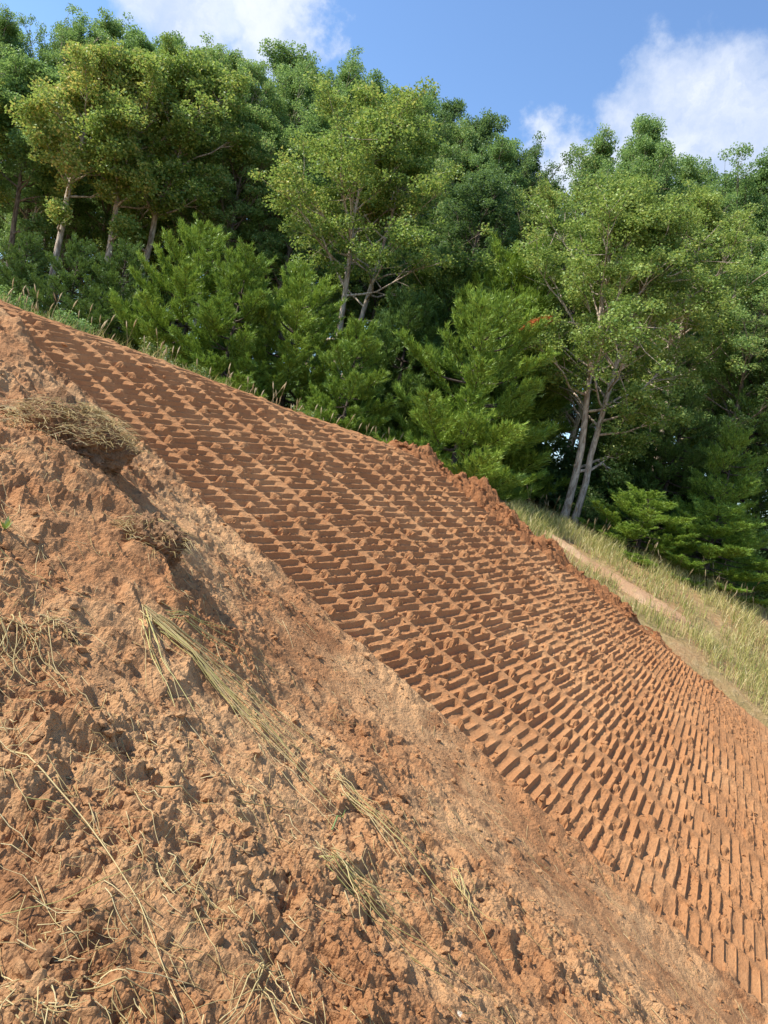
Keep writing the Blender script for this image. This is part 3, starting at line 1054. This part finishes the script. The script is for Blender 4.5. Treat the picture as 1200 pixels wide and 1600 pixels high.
BACK = [(-22.35, 35.0, 12.4), (-18.83, 33.0, 12.4), (-17.97, 36.0, 13.8), (-13.7, 32.0, 12.8), (-12.49, 35.0, 14.2), (-9.41, 33.0, 13.6),
        (-7.68, 36.0, 15.2), (-4.47, 32.0, 13.6), (-2.31, 35.0, 15.2), (.25, 33.0, 14.3), (2.96, 36.0, 14.8), (5.9, 33.0, 13.2), (8.55, 35.0, 14.6),
        (10.17, 33.0, 15.0), (13.45, 36.0, 17.0), (15.5, 32.0, 15.5)]
BACK += [(-24 + 2.6 * k, 41.0 + (k % 3) * 2.2, 14.0 + (k % 4) * .6) for k in range(18)]
NARROW = [(-16.3, 24.2, 10.0), (-14.4, 23.2, 10.0), (-12.4, 22.8, 10.2), (-11.2, 24.8, 11.2), (-9.6, 23.4, 10.9), (-8.8, 25.0, 11.6), (-7.1, 23.2, 10.6),
          (-5.6, 24.0, 11.3), (-3.6, 24.2, 11.3), (-2.8, 26.5, 12.8), (-.4, 25.0, 11.6), (1.3, 24.4, 11.0), (3.0, 23.6, 9.6), (5.4, 24.0, 12.2), (7.2, 24.5, 12.6), (10.0, 23.5, 12.0)]
for i, (x, y, h) in enumerate(NARROW):
    put_tree('leafy_tree', LEAFY[(i * 3 + 2) % 5], MT['slim' if i % 4 else 'turn'], x, y, h, H0, r.uniform(0, 6.28),
             'narrow slim trunked tree before the skyline row, %s of its row from the left' % ORD[i], 'tree', 'narrow trees in front of the skyline row', r.uniform(.68, .85))
BACK += [(-14.3, 27.5, 11.8), (-9.3, 27.5, 12.6), (-5.6, 28.5, 13.5), (-2.9, 29.5, 13.9), (1.4, 28.5, 12.8), (3.2, 28.0, 11.8), (7.0, 29.0, 14.4), (-12.6, 28.5, 12.6), (9.9, 28.5, 14.3)]
for i, (x, y, h) in enumerate(BACK):
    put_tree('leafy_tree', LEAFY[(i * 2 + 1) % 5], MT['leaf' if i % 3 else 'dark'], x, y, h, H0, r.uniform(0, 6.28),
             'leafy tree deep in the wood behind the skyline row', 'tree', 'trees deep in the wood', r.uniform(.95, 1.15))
MID = [(-12.86, 20.0, 7.0, 'turn', SLIM, 7.5, 'leafy tree with yellow green leaves at the outer end of the wood by the crest'),
       (-11.79, 21.0, 8.0, 'leaf', SLIM, 7.5, 'green leafy tree standing left of the bare leaning trunks'),
       (-9.75, 19.5, 8.3, 'turn', SLIM, 7.5, 'slender tree with a pale bare trunk nearest the upper end of the slope'),
       (-8.7, 20.2, 8.8, 'turn', SLIM, 7.5, 'second slender pale trunked tree from the upper end of the slope'),
       (-8.0, 20.8, 9.2, 'turn', SLIM, 7.5, 'forked slender tree with a pale trunk above the left pines'),
       (-6.14, 22.0, 8.9, 'leaf', LEAFY[2], H0, 'green leafy tree filling the gap behind the left pines'),
       (-4.6, 22.5, 9.4, 'leaf', LEAFY[4], H0, 'green leafy tree left of the yellowing maple'),
       (.75, 22.5, 9.3, 'dark', LEAFY[0], H0, 'dark green tree right of the yellowing maple'),
       (2.5, 24.0, 9.3, 'dark', LEAFY[2], H0, 'dark tree in the gap between the maple and the oak'),
       (6.9, 20.0, 9.4, 'pale', LEAFY[3], H0, 'pale leaved tree close behind the twin trunked oak'),
       (8.0, 18.6, 8.0, 'leaf', LEAFY[1], H0, 'green tree beside the oak at the right edge of the wood'),
       (9.6, 18.5, 8.0, 'dark', LEAFY[4], H0, 'dark green tree at the far right end of the wood')]
for i, (x, y, h, m, me, rh, lab) in enumerate(MID):
    put_tree('leafy_tree', me, MT[m], x, y, h, rh, r.uniform(0, 6.28), lab, 'tree', None, 1.15 if me is not SLIM else 1.0)
put_tree('maple_tree', MAPLE, MT['turn'], -2.0, 18.5, 7.9, 8.6, 0.4, 'maple with two pale trunks and yellowing leaves in the middle of the wood', 'tree', None, 1.0)
put_tree('oak_tree', OAK, MT['pale'], 3.9, 16.4, 7.3, 9.0, 0.15, 'pale leaved oak with twin trunks standing at the foot of the wood', 'tree', None, 1.0)

PT = (MAT_BARK_PINE, MAT_NEEDLE)
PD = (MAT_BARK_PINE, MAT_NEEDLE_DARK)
PINE_AT = [(-5.3, 17.0, 3.5, 0, PT, 'bright green pine at the upper left of the pine row above the slope'),
           (-3.9, 15.7, 3.1, 1, PT, 'full bright pine behind the tall grass on the crest'),
           (-2.7, 16.4, 3.4, 2, PT, 'bushy pine between the crest grass and the maple trunk'),
           (-1.25, 14.8, 2.5, 1, PT, 'small rounded pine just behind the middle of the crest'),
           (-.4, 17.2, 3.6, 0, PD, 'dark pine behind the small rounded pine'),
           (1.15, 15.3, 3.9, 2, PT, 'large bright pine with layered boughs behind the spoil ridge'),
           (1.9, 18.0, 5.5, 1, PT, 'tall pine with a dead orange bough behind the layered pine'),
           (.3, 18.6, 4.9, 0, PD, 'shaded pine standing behind the two bright pines'),
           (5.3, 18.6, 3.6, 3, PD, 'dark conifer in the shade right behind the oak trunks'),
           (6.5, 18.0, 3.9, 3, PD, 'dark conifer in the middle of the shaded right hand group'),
           (7.3, 16.6, 3.2, 3, PT, 'low branched green conifer above the grass bank'),
           (5.3, 15.3, 1.3, 2, PT, 'low spreading bright pine nearest the oak above the grass bank'),
           (6.75, 15.1, 1.5, 0, PT, 'second low spreading bright pine further down the grass bank'),
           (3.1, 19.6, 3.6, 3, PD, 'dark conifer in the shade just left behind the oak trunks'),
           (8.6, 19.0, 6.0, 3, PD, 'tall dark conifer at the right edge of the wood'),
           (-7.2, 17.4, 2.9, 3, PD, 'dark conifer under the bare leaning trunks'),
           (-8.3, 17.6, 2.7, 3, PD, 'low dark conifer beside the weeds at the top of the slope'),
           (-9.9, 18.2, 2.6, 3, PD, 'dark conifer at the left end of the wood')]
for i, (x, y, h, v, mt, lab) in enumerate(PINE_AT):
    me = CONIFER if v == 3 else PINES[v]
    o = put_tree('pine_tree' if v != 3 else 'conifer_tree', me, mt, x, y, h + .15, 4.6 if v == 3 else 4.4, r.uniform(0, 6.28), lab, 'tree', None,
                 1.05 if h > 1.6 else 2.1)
    if 'orange' in lab:
        q = np.random.default_rng(9)
        k = 1500
        tt = q.random((k, 1))
        axis = np.array([0.75, -0.55, 0.42])
        base = np.array([0.10, -1.3, 2.86]) + axis * 0.45 * tt + q.normal(0, .05, (k, 3)) * (1.15 - tt)
        nd = axis + q.normal(0, .6, (k, 3))
        nd /= np.linalg.norm(nd, axis=1)[:, None]
        sv = np.cross(nd, q.normal(size=(k, 3)))
        sv /= np.linalg.norm(sv, axis=1)[:, None]
        V = np.stack([base - sv * .009, base + sv * .009, base + nd * .09], 1).reshape(-1, 3)
        db = obj('dead_bough', new_mesh('dead_bough', V, np.arange(k * 3).reshape(-1, 3), 3), MAT_NEEDLE_DEAD, o)
        db['label'] = 'dead orange bough'
        db.rotation_euler = (0, 0, -o.rotation_euler.z)


# ------------------------------------------------------------------ shrubs and undergrowth
def shrub(name, seed, H, rad, leaves, leaf):
    r = np.random.default_rng(seed)
    tb = Tubes(4)
    cl = []
    for i in range(26):
        a, e = r.uniform(0, 6.28), math.radians(r.uniform(25, 85))
        L = r.uniform(.55, 1.0)
        tip = np.array([math.cos(a) * math.cos(e) * rad, math.sin(a) * math.cos(e) * rad, math.sin(e) * H]) * L
        mid = tip * .5 + r.normal(0, .06, 3)
        tb.add([np.zeros(3), mid, tip], [.016, .010, .004])
        for q in range(4):
            cl.append(tip * r.uniform(.5, 1.02) + r.normal(0, .12, 3))
    C = np.array(cl)
    idx = r.integers(0, len(C), leaves)
    g = r.normal(size=(leaves, 3))
    g /= np.linalg.norm(g, axis=1)[:, None]
    pos = C[idx] + g * .24 * r.random((leaves, 1)) ** .5
    pos[:, 2] = np.abs(pos[:, 2])
    V, F = leaf_quads(pos, leaf[0], leaf[1], .9, r)
    return tb.mesh(name + '_stems'), new_mesh(name + '_foliage', V, F, 4)


SHRUBS = [shrub('shrub0', 401, 1.5, 1.0, 7000, (.085, .055)), shrub('shrub1', 402, 1.3, 1.1, 7000, (.075, .06))]


def put_shrub(me, mats, x, y, s, label, group=None, dz=-.05):
    o = empty('shrub', (x, y, float(ground(x, y)) + dz), r.uniform(0, 6.28), s)
    for nm, m, mt in (('stems', me[0], mats[0]), ('foliage', me[1], mats[1])):
        p = bpy.data.objects.new(nm, m)
        COL.objects.link(p)
        p.parent = o
        if not m.materials:
            m.materials.append(None)
        p.material_slots[0].link = 'OBJECT'
        p.material_slots[0].material = mt
    return tag(o, label, 'shrub', group)


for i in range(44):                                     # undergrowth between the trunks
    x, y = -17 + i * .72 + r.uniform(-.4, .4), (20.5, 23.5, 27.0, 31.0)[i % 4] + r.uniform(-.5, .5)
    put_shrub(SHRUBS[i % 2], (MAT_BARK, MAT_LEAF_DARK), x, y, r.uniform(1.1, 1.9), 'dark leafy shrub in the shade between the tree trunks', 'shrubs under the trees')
for (x, y, s, mt, lab) in ((-7.9, 14.6, .62, MAT_LEAF, 'grey green bush beside the weeds on the crest below the bare trunks'),
                           (-6.6, 14.2, .55, MAT_LEAF, 'loose green bush on the crest between weeds and yellow shrub'),
                           (-4.85, 14.2, .52, MAT_WEED, 'yellow green shrub on the crest under the bright pines'),
                           (-3.9, 14.0, .40, MAT_WEED, 'small yellow green shrub at the feet of the bright pines'),
                           (-1.75, 13.3, .36, MAT_WEED, 'pale weed bush on the crest in front of the small rounded pine'),
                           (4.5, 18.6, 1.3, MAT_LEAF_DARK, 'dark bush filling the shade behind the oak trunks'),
                           (8.3, 15.2, .7, MAT_LEAF, 'green bush at the lower end of the grass bank'),
                           (4.6, 17.3, .7, MAT_LEAF, 'leafy bush in the shade beside the oak trunks')):
    put_shrub(SHRUBS[int(s * 100) % 2], (MAT_BARK, mt), x, y, s, lab)


# ------------------------------------------------------------------ grass
def blades(name, x, y, z, h, wd, bend, r, mat, label, parent=None):
    n = len(x)
    a = r.uniform(0, 6.28, n)
    ca, sa = np.cos(a), np.sin(a)
    b = r.uniform(0, 6.28, n)
    off = bend * h * r.uniform(.3, 1.2, n)
    P0 = np.stack([x, y, z - .02], -1)
    side = np.stack([ca, sa, 0 * a], -1) * wd[:, None]
    lean = np.stack([np.cos(b) * off, np.sin(b) * off, 0 * b], -1)
    up = np.array([0, 0, 1.0])
    P1 = P0 + up * (h * .55)[:, None] + lean * .3
    P2 = P0 + up * (h * (1 - .25 * bend))[:, None] + lean
    V = np.stack([P0 - side, P0 + side, P1 + side * .75, P1 - side * .75, P2], 1).reshape(-1, 3)
    i = np.arange(n)[:, None] * 5
    F = np.concatenate([i + np.array([[0, 1, 2]]), i + np.array([[0, 2, 3]]), i + np.array([[3, 2, 4]])])
    o = obj(name, new_mesh(name, V, F, 3), mat, parent)
    return tag(o, label, 'grass', None, 'stuff')


def scatter(n, xr, yr, test, r):
    x, y = r.uniform(*xr, n), r.uniform(*yr, n)
    k = test(x, y)
    return x[k], y[k]


def bank_test(x, y):
    u, w = to_uw(x, y)
    path_w = 13.75 + 0.12 * np.sin(u * 1.3)             # bare sandy strip running down the bank
    bare = (np.abs(w - path_w) < (0.30 - 0.05 * u) * (.7 + .5 * gnoise(x * 3, y * 3, 206))) & (r.random(len(x)) < .92)
    lo = 12.5 + 0.45 * gnoise(u * 1.1, w, 201)
    return (w > lo) & (w < 16.6 + .5 * gnoise(u, w, 203)) & (u > -4.3) & ~(bare & (u < -0.7) & (u > -3.0)) & (fbm(x, y, 1.1, 2, 202) + r.normal(0, .2, len(x)) > -0.10)


gx_, gy_ = scatter(52000, (2.2, 11.5), (10.5, 17.8), bank_test, r)
h = r.uniform(.10, .34, len(gx_)) * (0.8 + .5 * fbm(gx_, gy_, .8, 2, 205))
blades('bank_grass', gx_, gy_, ground(gx_, gy_), np.abs(h) + .05, r.uniform(.0035, .007, len(gx_)), .45, r, MAT_GRASS, 'dry yellow green grass covering the bank beyond the slope')


def crest_test(x, y):
    u, w = to_uw(x, y)
    e = crest_e(x, y)
    return (e > 0.85 + .2 * gnoise(x * 1.5, y, 211)) & (e < 3.2) & (fbm(x, y, 1.3, 2, 212) + r.normal(0, .2, len(x)) > -.1) & (x < .3)


gx_, gy_ = scatter(16000, (-9.5, .3), (10.2, 16.5), crest_test, r)
blades('crest_grass', gx_, gy_, ground(gx_, gy_), r.uniform(.15, .48, len(gx_)), r.uniform(.004, .008, len(gx_)), .4, r, MAT_GRASS, 'tall dry grass along the crest behind the slope')


def seed_stalks(name, x, y, z, h, label):
    tb = Tubes(3)
    V, F, n = [], [], 0
    for i in range(len(x)):
        b = r.uniform(0, 6.28)
        ln = h[i] * r.uniform(.08, .3)
        d = np.array([math.cos(b), math.sin(b), 0]) * ln
        p0 = np.array([x[i], y[i], z[i] - .02])
        p1 = p0 + np.array([0, 0, h[i] * .6]) + d * .35
        p2 = p0 + np.array([0, 0, h[i] * .97]) + d
        tb.add([p0, p1, p2], [.004, .003, .002])
        ax = (p2 - p1) / np.linalg.norm(p2 - p1)
        tb.add([p2 - ax * .02, p2 + ax * .03, p2 + ax * .08, p2 + ax * .12 + d * .05], [.003, .013, .011, .002])
    o = obj(name, tb.mesh(name), MAT_SEED)
    return tag(o, label, 'grass', None, 'stuff')


gx_, gy_ = scatter(800, (-9.5, .3), (10.4, 15.5), lambda x, y: crest_test(x, y) & (crest_e(x, y) < 2.4), r)
seed_stalks('crest_seed_stalks', gx_, gy_, ground(gx_, gy_), r.uniform(.3, .65, len(gx_)), 'tan seed heads standing over the crest grass')
gx_, gy_ = scatter(420, (2.4, 9.5), (13., 17.), lambda x, y: bank_test(x, y) & (to_uw(x, y)[1] > 15.2), r)
seed_stalks('bank_seed_stalks', gx_, gy_, ground(gx_, gy_), r.uniform(.25, .5, len(gx_)), 'tan seed heads along the top of the grass bank')


# ------------------------------------------------------------------ sod clumps, straw and small finds on the loose soil
def sod(name, x, y, size, seed, label, strands, dz=0.0):
    q = np.random.default_rng(seed)
    me = clod_mesh(name + '_body', seed, .30, .9, 5, .16)
    o = empty('sod_clump', (x, y, float(soil_height(np.array([x]), np.array([y]))[0]) + dz))
    b = obj('soil_body', me, MAT_SOD, o)
    b.scale = size
    tb = Tubes(3)
    for i in range(strands):
        a = q.uniform(0, 6.28)
        rr = math.sqrt(q.random()) * .95
        px, py = math.cos(a) * rr, math.sin(a) * rr * .88
        zt = math.sqrt(max(0.02, 1 - min(1, rr * rr))) * .93
        p = np.array([px * size[0], py * size[1], zt * size[2]])
        b2 = q.uniform(0, 6.28)
        L = q.uniform(.04, .17) * (1 + q.random() ** 5)
        out = np.array([math.cos(b2), math.sin(b2), 0])
        p = p - np.array([0, 0, .02 + .04 * rr])
        p1 = p + out * L * .5 + np.array([0, 0, .006 + .022 * q.random()])
        p2 = p + out * L + np.array([0, 0, .02 * q.random() - .22 * L * rr])
        tb.add([p, p1, p2], [.0022, .0019, .0008])
    g = obj('dry_grass', tb.mesh(name + '_dry_grass'), MAT_STRAW, o)
    g['kind'] = 'stuff'
    return tag(o, label, 'sod')


sod('sod_clump', -2.55, 5.80, (.58, .42, .40), 501, 'large grey brown sod clump topped with matted dry grass by the slope edge', 1000, -.07)
sod('sod_clump', -1.62, 5.30, (.34, .28, .26), 502, 'smaller sod clump with trailing dry grass roots right below the large one', 360, -.07)
sod('sod_clump', -1.55, 3.75, (.17, .13, .09), 503, 'low sod lump with short dry grass at the left margin', 160, -.02)


def lay(p0, p1, sag, q, seg=7, lift=.012, wob=.03):
    """a stalk lying over the loose soil from p0 to p1 (plan coordinates)"""
    s = np.linspace(0, 1, seg)
    nx, ny = -(p1[1] - p0[1]), p1[0] - p0[0]
    x = p0[0] + (p1[0] - p0[0]) * s + nx * sag * np.sin(s * np.pi) + np.concatenate([[0], np.cumsum(q.normal(0, wob, seg - 1))]) * .1
    y = p0[1] + (p1[1] - p0[1]) * s + ny * sag * np.sin(s * np.pi)
    z = soil_height(x, y)
    # stiff: bridges the hollows
    zs = z.copy()
    for _ in range(3):
        zs[1:-1] = np.maximum(z[1:-1], (zs[:-2] + zs[2:]) / 2 * .6 + z[1:-1] * .4)
    return np.stack([x, y, zs + lift], -1)


def lay_path(pts, q, seg=14, lift=.014, wob=.006):
    """a stalk lying over the loose soil along a plan polyline"""
    pts = np.asarray(pts, float)
    d = np.concatenate([[0], np.cumsum(np.hypot(*np.diff(pts, axis=0).T))])
    s = np.linspace(0, d[-1], seg)
    x = np.interp(s, d, pts[:, 0]) + q.normal(0, wob, seg)
    y = np.interp(s, d, pts[:, 1]) + q.normal(0, wob, seg)
    for _ in range(2):
        x[1:-1] = (x[:-2] + 2 * x[1:-1] + x[2:]) / 4
        y[1:-1] = (y[:-2] + 2 * y[1:-1] + y[2:]) / 4
    z = soil_height(x, y)
    zs = z.copy()
    for _ in range(14):
        zs[1:-1] = np.maximum(z[1:-1], (zs[:-2] + zs[2:]) / 2 - .0015)
    return np.stack([x, y, zs + lift], -1)


def stem(name, pts, rad, mat, label=None, parent=None, lift=.014, seed=1, wob=.003, flat=1.0):
    q = np.random.default_rng(seed)
    tb = Tubes(5)
    P = lay_path(pts, q, 14, lift, wob)
    tb.add(P, np.linspace(rad, rad * .4, 14) * .78)
    o = obj(name, tb.mesh(name), mat, parent)
    if label:
        tag(o, label, 'straw', None)
    return o


LONE = [([(-1.17, 2.72), (-.773, 2.51), (-.481, 2.26), (-.224, 1.96)], .0042, MAT_STRAW, 'long pale straw stalk lying across the lower left soil, kinked halfway'),
        ([(-.84, 2.02), (-.70, 2.16), (-.60, 2.30), (-.5, 2.4)], .0026, MAT_HAY_GREEN, 'thin greenish straw bowed across the soil left of the long kinked stalk'),
        ([(-.796, 2.22), (-.69, 2.11), (-.579, 1.98)], .0024, MAT_STRAW, 'short straight straw leaning below the thin greenish one at the left'),
        ([(-.65, 2.91), (-.53, 3.0), (-.411, 3.08)], .0050, MAT_STRAW, 'thick yellow straw piece lying flat below the loose hay sheaf'),
        ([(-.361, 3.18), (-.2, 3.45), (-.043, 3.74)], .0040, MAT_STRAW, 'yellow straw running level under the end of the hay sheaf'),
        ([(-.498, 1.86), (-.36, 1.93), (-.229, 1.98)], .0034, MAT_STRAW, 'pale straw lying level at the very bottom of the view'),
        ([(-.309, 2.33), (-.22, 2.23), (-.12, 2.13)], .0026, MAT_STRAW, 'thin straw slanting just right of the long kinked stalk'),
        ([(-.71, 2.82), (-.61, 2.70), (-.508, 2.55)], .0024, MAT_STRAW, 'thin straw slanting right of the upper end of the long stalk'),
        ([(.406, 3.11), (.7, 3.1), (1.012, 3.03)], .0034, MAT_STRAW, 'long brownish straw sloping down toward the lower right corner'),
        ([(.522, 2.97), (.67, 2.98), (.821, 2.98)], .0026, MAT_HAY_GREEN, 'thin straw just below the long brownish one at the lower right'),
        ([(-2.011, 4.04), (-1.84, 4.07), (-1.676, 4.07)], .0036, MAT_HAY_GREEN, 'pale green straw reaching in from the left below the big sod clump'),
        ([(1.348, 4.17), (1.43, 4.16), (1.517, 4.14)], .0036, MAT_STRAW, 'short straw on the soil apron below the foot of the slope'),
        ([(-.968, 2.47), (-.85, 2.52), (-.738, 2.54)], .0026, MAT_HAY_GREEN, 'light green straw crossing under the long kinked stalk'),
        ([(-.219, 3.89), (-.04, 3.8), (.143, 3.65)], .0032, MAT_STRAW, 'straw slanting beside the lower tip of the hay sheaf'),
        ([(-1.093, 2.52), (-.99, 2.46), (-.889, 2.41)], .0030, MAT_STRAW, 'straw lying above the thin greenish one at the left margin'),
        ([(-.352, 2.75), (-.34, 2.55), (-.325, 2.30)], .0028, MAT_STRAW, 'upright looking thin straw in the middle of the lower left soil'),
        ([(-.023, 2.32), (-.028, 2.2), (-.029, 2.1)], .0032, MAT_STRAW, 'short straw pointing at the bottom edge beside a straw tuft')]
for i, (p, rad, mt, lab) in enumerate(LONE):
    stem('straw_stalk', p, rad, mt, lab, None, .012, 700 + i)
stem('grass_blade', [(.105, 3.67), (.14, 3.83), (.164, 4.02)], .0055, MAT_BLADE, 'short fresh green grass blade below the end of the hay sheaf', None, .012, 731)['category'] = 'grass blade'

q = np.random.default_rng(61)


def sheaf(name, x, y, label, runs, n, mat, rad):
    """a loose bundle of stalks; every stalk a part of it"""
    o = empty(name, (x, y, float(soil_height(np.array([x]), np.array([y]))[0])))
    for i in range(n):
        run = np.array(runs[i % len(runs)], float)
        end = q.uniform(.55, 1.0)
        d = np.concatenate([[0], np.cumsum(np.hypot(*np.diff(run, axis=0).T))])
        s = np.linspace(q.uniform(0, .12), end, 6) * d[-1]
        pts = np.stack([np.interp(s, d, run[:, 0]), np.interp(s, d, run[:, 1])], -1)
        off = q.normal(0, .022, 2)
        fan = q.normal(0, .13, 2)
        pts = pts + off + np.linspace(0, 1, 6)[:, None] ** 1.5 * fan
        st = stem('stalk', pts, rad * q.uniform(.7, 1.25), mat if q.random() < .4 else MAT_STRAW, None, o, .008 + .035 * q.random(), 800 + i, .014)
        st.location = -o.location
    return tag(o, label, 'hay')


sheaf('hay_sheaf', -1.29, 4.41, 'loose sheaf of pale green hay stalks lying below the two sod clumps',
      [[(-1.293, 4.41), (-.792, 4.35), (-.398, 4.30), (.081, 4.13)], [(-1.28, 4.40), (-.75, 4.33), (-.35, 4.22), (.02, 4.05)], [(-1.209, 4.55), (-.9, 4.95), (-.546, 5.3)],
       [(-1.24, 4.43), (-.643, 4.56), (-.048, 4.45)], [(-1.28, 4.42), (-.85, 4.3), (-.35, 4.25), (.25, 4.0)], [(-1.265, 4.38), (-.995, 3.94), (-.748, 3.72)]], 44, MAT_HAY_GREEN, .0042)
sheaf('hay_wisp', .18, 3.2, 'small wisp of greenish hay low in the middle of the loose soil',
      [[(.10, 3.2), (.35, 3.23), (.532, 3.26)], [(.16, 3.3), (.3, 3.22), (.6, 3.1)], [(.05, 3.12), (.3, 3.1), (.65, 3.12)]], 16, MAT_HAY_GREEN, .0034)
sheaf('hay_wisp', .92, 4.12, 'narrow wisp of hay pointing down right of the greenish one',
      [[(.90, 4.15), (.96, 3.95), (1.021, 3.72)], [(.86, 4.22), (.94, 4.0), (1.0, 3.7)]], 8, MAT_HAY_GREEN, .0036)
sheaf('hay_wisp', -.05, 2.28, 'straw tuft at the bottom edge of the view',
      [[(-.05, 2.3), (-.02, 2.18), (.03, 2.06)], [(-.03, 2.3), (-.06, 2.2), (-.1, 2.06)], [(-.05, 2.2), (.08, 2.13), (.2, 2.1)]], 12, MAT_STRAW, .003)
sheaf('hay_wisp', -1.55, 3.3, 'wisp of grey straw at the left margin above the long kinked stalk',
      [[(-1.62, 3.5), (-1.5, 3.3), (-1.4, 3.05)], [(-1.5, 3.5), (-1.45, 3.3), (-1.38, 3.1)], [(-1.6, 3.3), (-1.4, 3.2), (-1.2, 3.15)]], 18, MAT_STRAW, .0034)
sheaf('hay_wisp', -.02, 4.3, 'thin trail of hay stalks running on below the hay sheaf',
      [[(-.02, 4.31), (.25, 4.15), (.568, 3.99)], [(.1, 4.2), (.4, 4.0), (.7, 3.7)]], 10, MAT_HAY_GREEN, .0032)

# a pale stone at the bottom edge and a small green leaf
st = obj('pale_stone', clod_mesh('pale_stone', 611, .22, .6, 3), None, None, (.73, 2.80, float(soil_height(np.array([.73]), np.array([2.8]))[0]) - .004), .4, (.055, .035, .03))
mst, tst, ost = material('pale stone')
bst = N(tst, 'ShaderNodeBsdfPrincipled')
tst.links.new(mixc(tst, noise_tex(tst, None, 30, 4), (0.42, 0.33, 0.23), (0.62, 0.54, 0.43)), bst.inputs['Base Color'])
bst.inputs['Roughness'].default_value = 0.8
tst.links.new(bst.outputs[0], ost.inputs[0])
st.data.materials.append(mst)
tag(st, 'small pale stone half sunk in the soil at the bottom edge', 'stone')
pl = empty('seedling', (-2.13, 4.27, float(soil_height(np.array([-2.13]), np.array([4.27]))[0])))
for i in range(7):
    a = i * 2.4
    tip = np.array([math.cos(a) * .04, math.sin(a) * .04, .03 + .009 * i])
    c0 = tip * .5
    sd = np.array([-math.sin(a), math.cos(a), 0]) * .012
    obj('leaf', new_mesh('leaf', [c0 * .1, c0 + sd, tip, c0 - sd], [[0, 1, 2, 3]], 4), MAT_WEED, pl)
tag(pl, 'small yellow green seedling at the left edge of the soil', 'plant')

q = np.random.default_rng(66)
tb = Tubes(3)
nlit = 4200
th_ = q.uniform(math.radians(-40), math.radians(36), nlit)
rd_ = 1.5 * (8.0 / 1.5) ** (q.random(nlit))
sx, sy = rd_ * np.sin(th_), rd_ * np.cos(th_)
su, sw = to_uw(sx, sy)
den = fbm(sx, sy, 1.1, 2, 301) + q.normal(0, .18, nlit) + .25 * sstep(0.5, -2.0, sx)
pick = np.nonzero((den > 0.0) & (sw < W_LEFT - .1))[0]
L = q.uniform(.03, .16, len(pick)) * (1 + q.random(len(pick)) ** 6 * 1.8)
a = math.radians(-50) + q.normal(0, 1.0, len(pick))
sg = np.linspace(0, 1, 5)[None, :]
bow = (L * q.normal(0, .06, len(pick)))[:, None] * np.sin(sg * np.pi)
lxp = sx[pick][:, None] + np.cos(a)[:, None] * L[:, None] * sg - np.sin(a)[:, None] * bow
lyp = sy[pick][:, None] + np.sin(a)[:, None] * L[:, None] * sg + np.cos(a)[:, None] * bow
lzp = soil_height(lxp, lyp)
lin = lzp[:, :1] * (1 - sg) + lzp[:, -1:] * sg
lzp = np.maximum(lzp * .35 + lin * .65, lzp * .8 + lin * .2)
lzp += (.004 + .012 * q.random(len(pick)))[:, None]
for i in range(len(pick)):
    tb.add(np.stack([lxp[i], lyp[i], lzp[i]], -1), np.linspace(.0019, .0008, 5) * q.uniform(.6, 1.3))
lit = obj('straw_litter', tb.mesh('straw_litter'), MAT_STRAW)
tag(lit, 'short bits of dry straw strewn over the loose soil', 'straw', None, 'stuff')
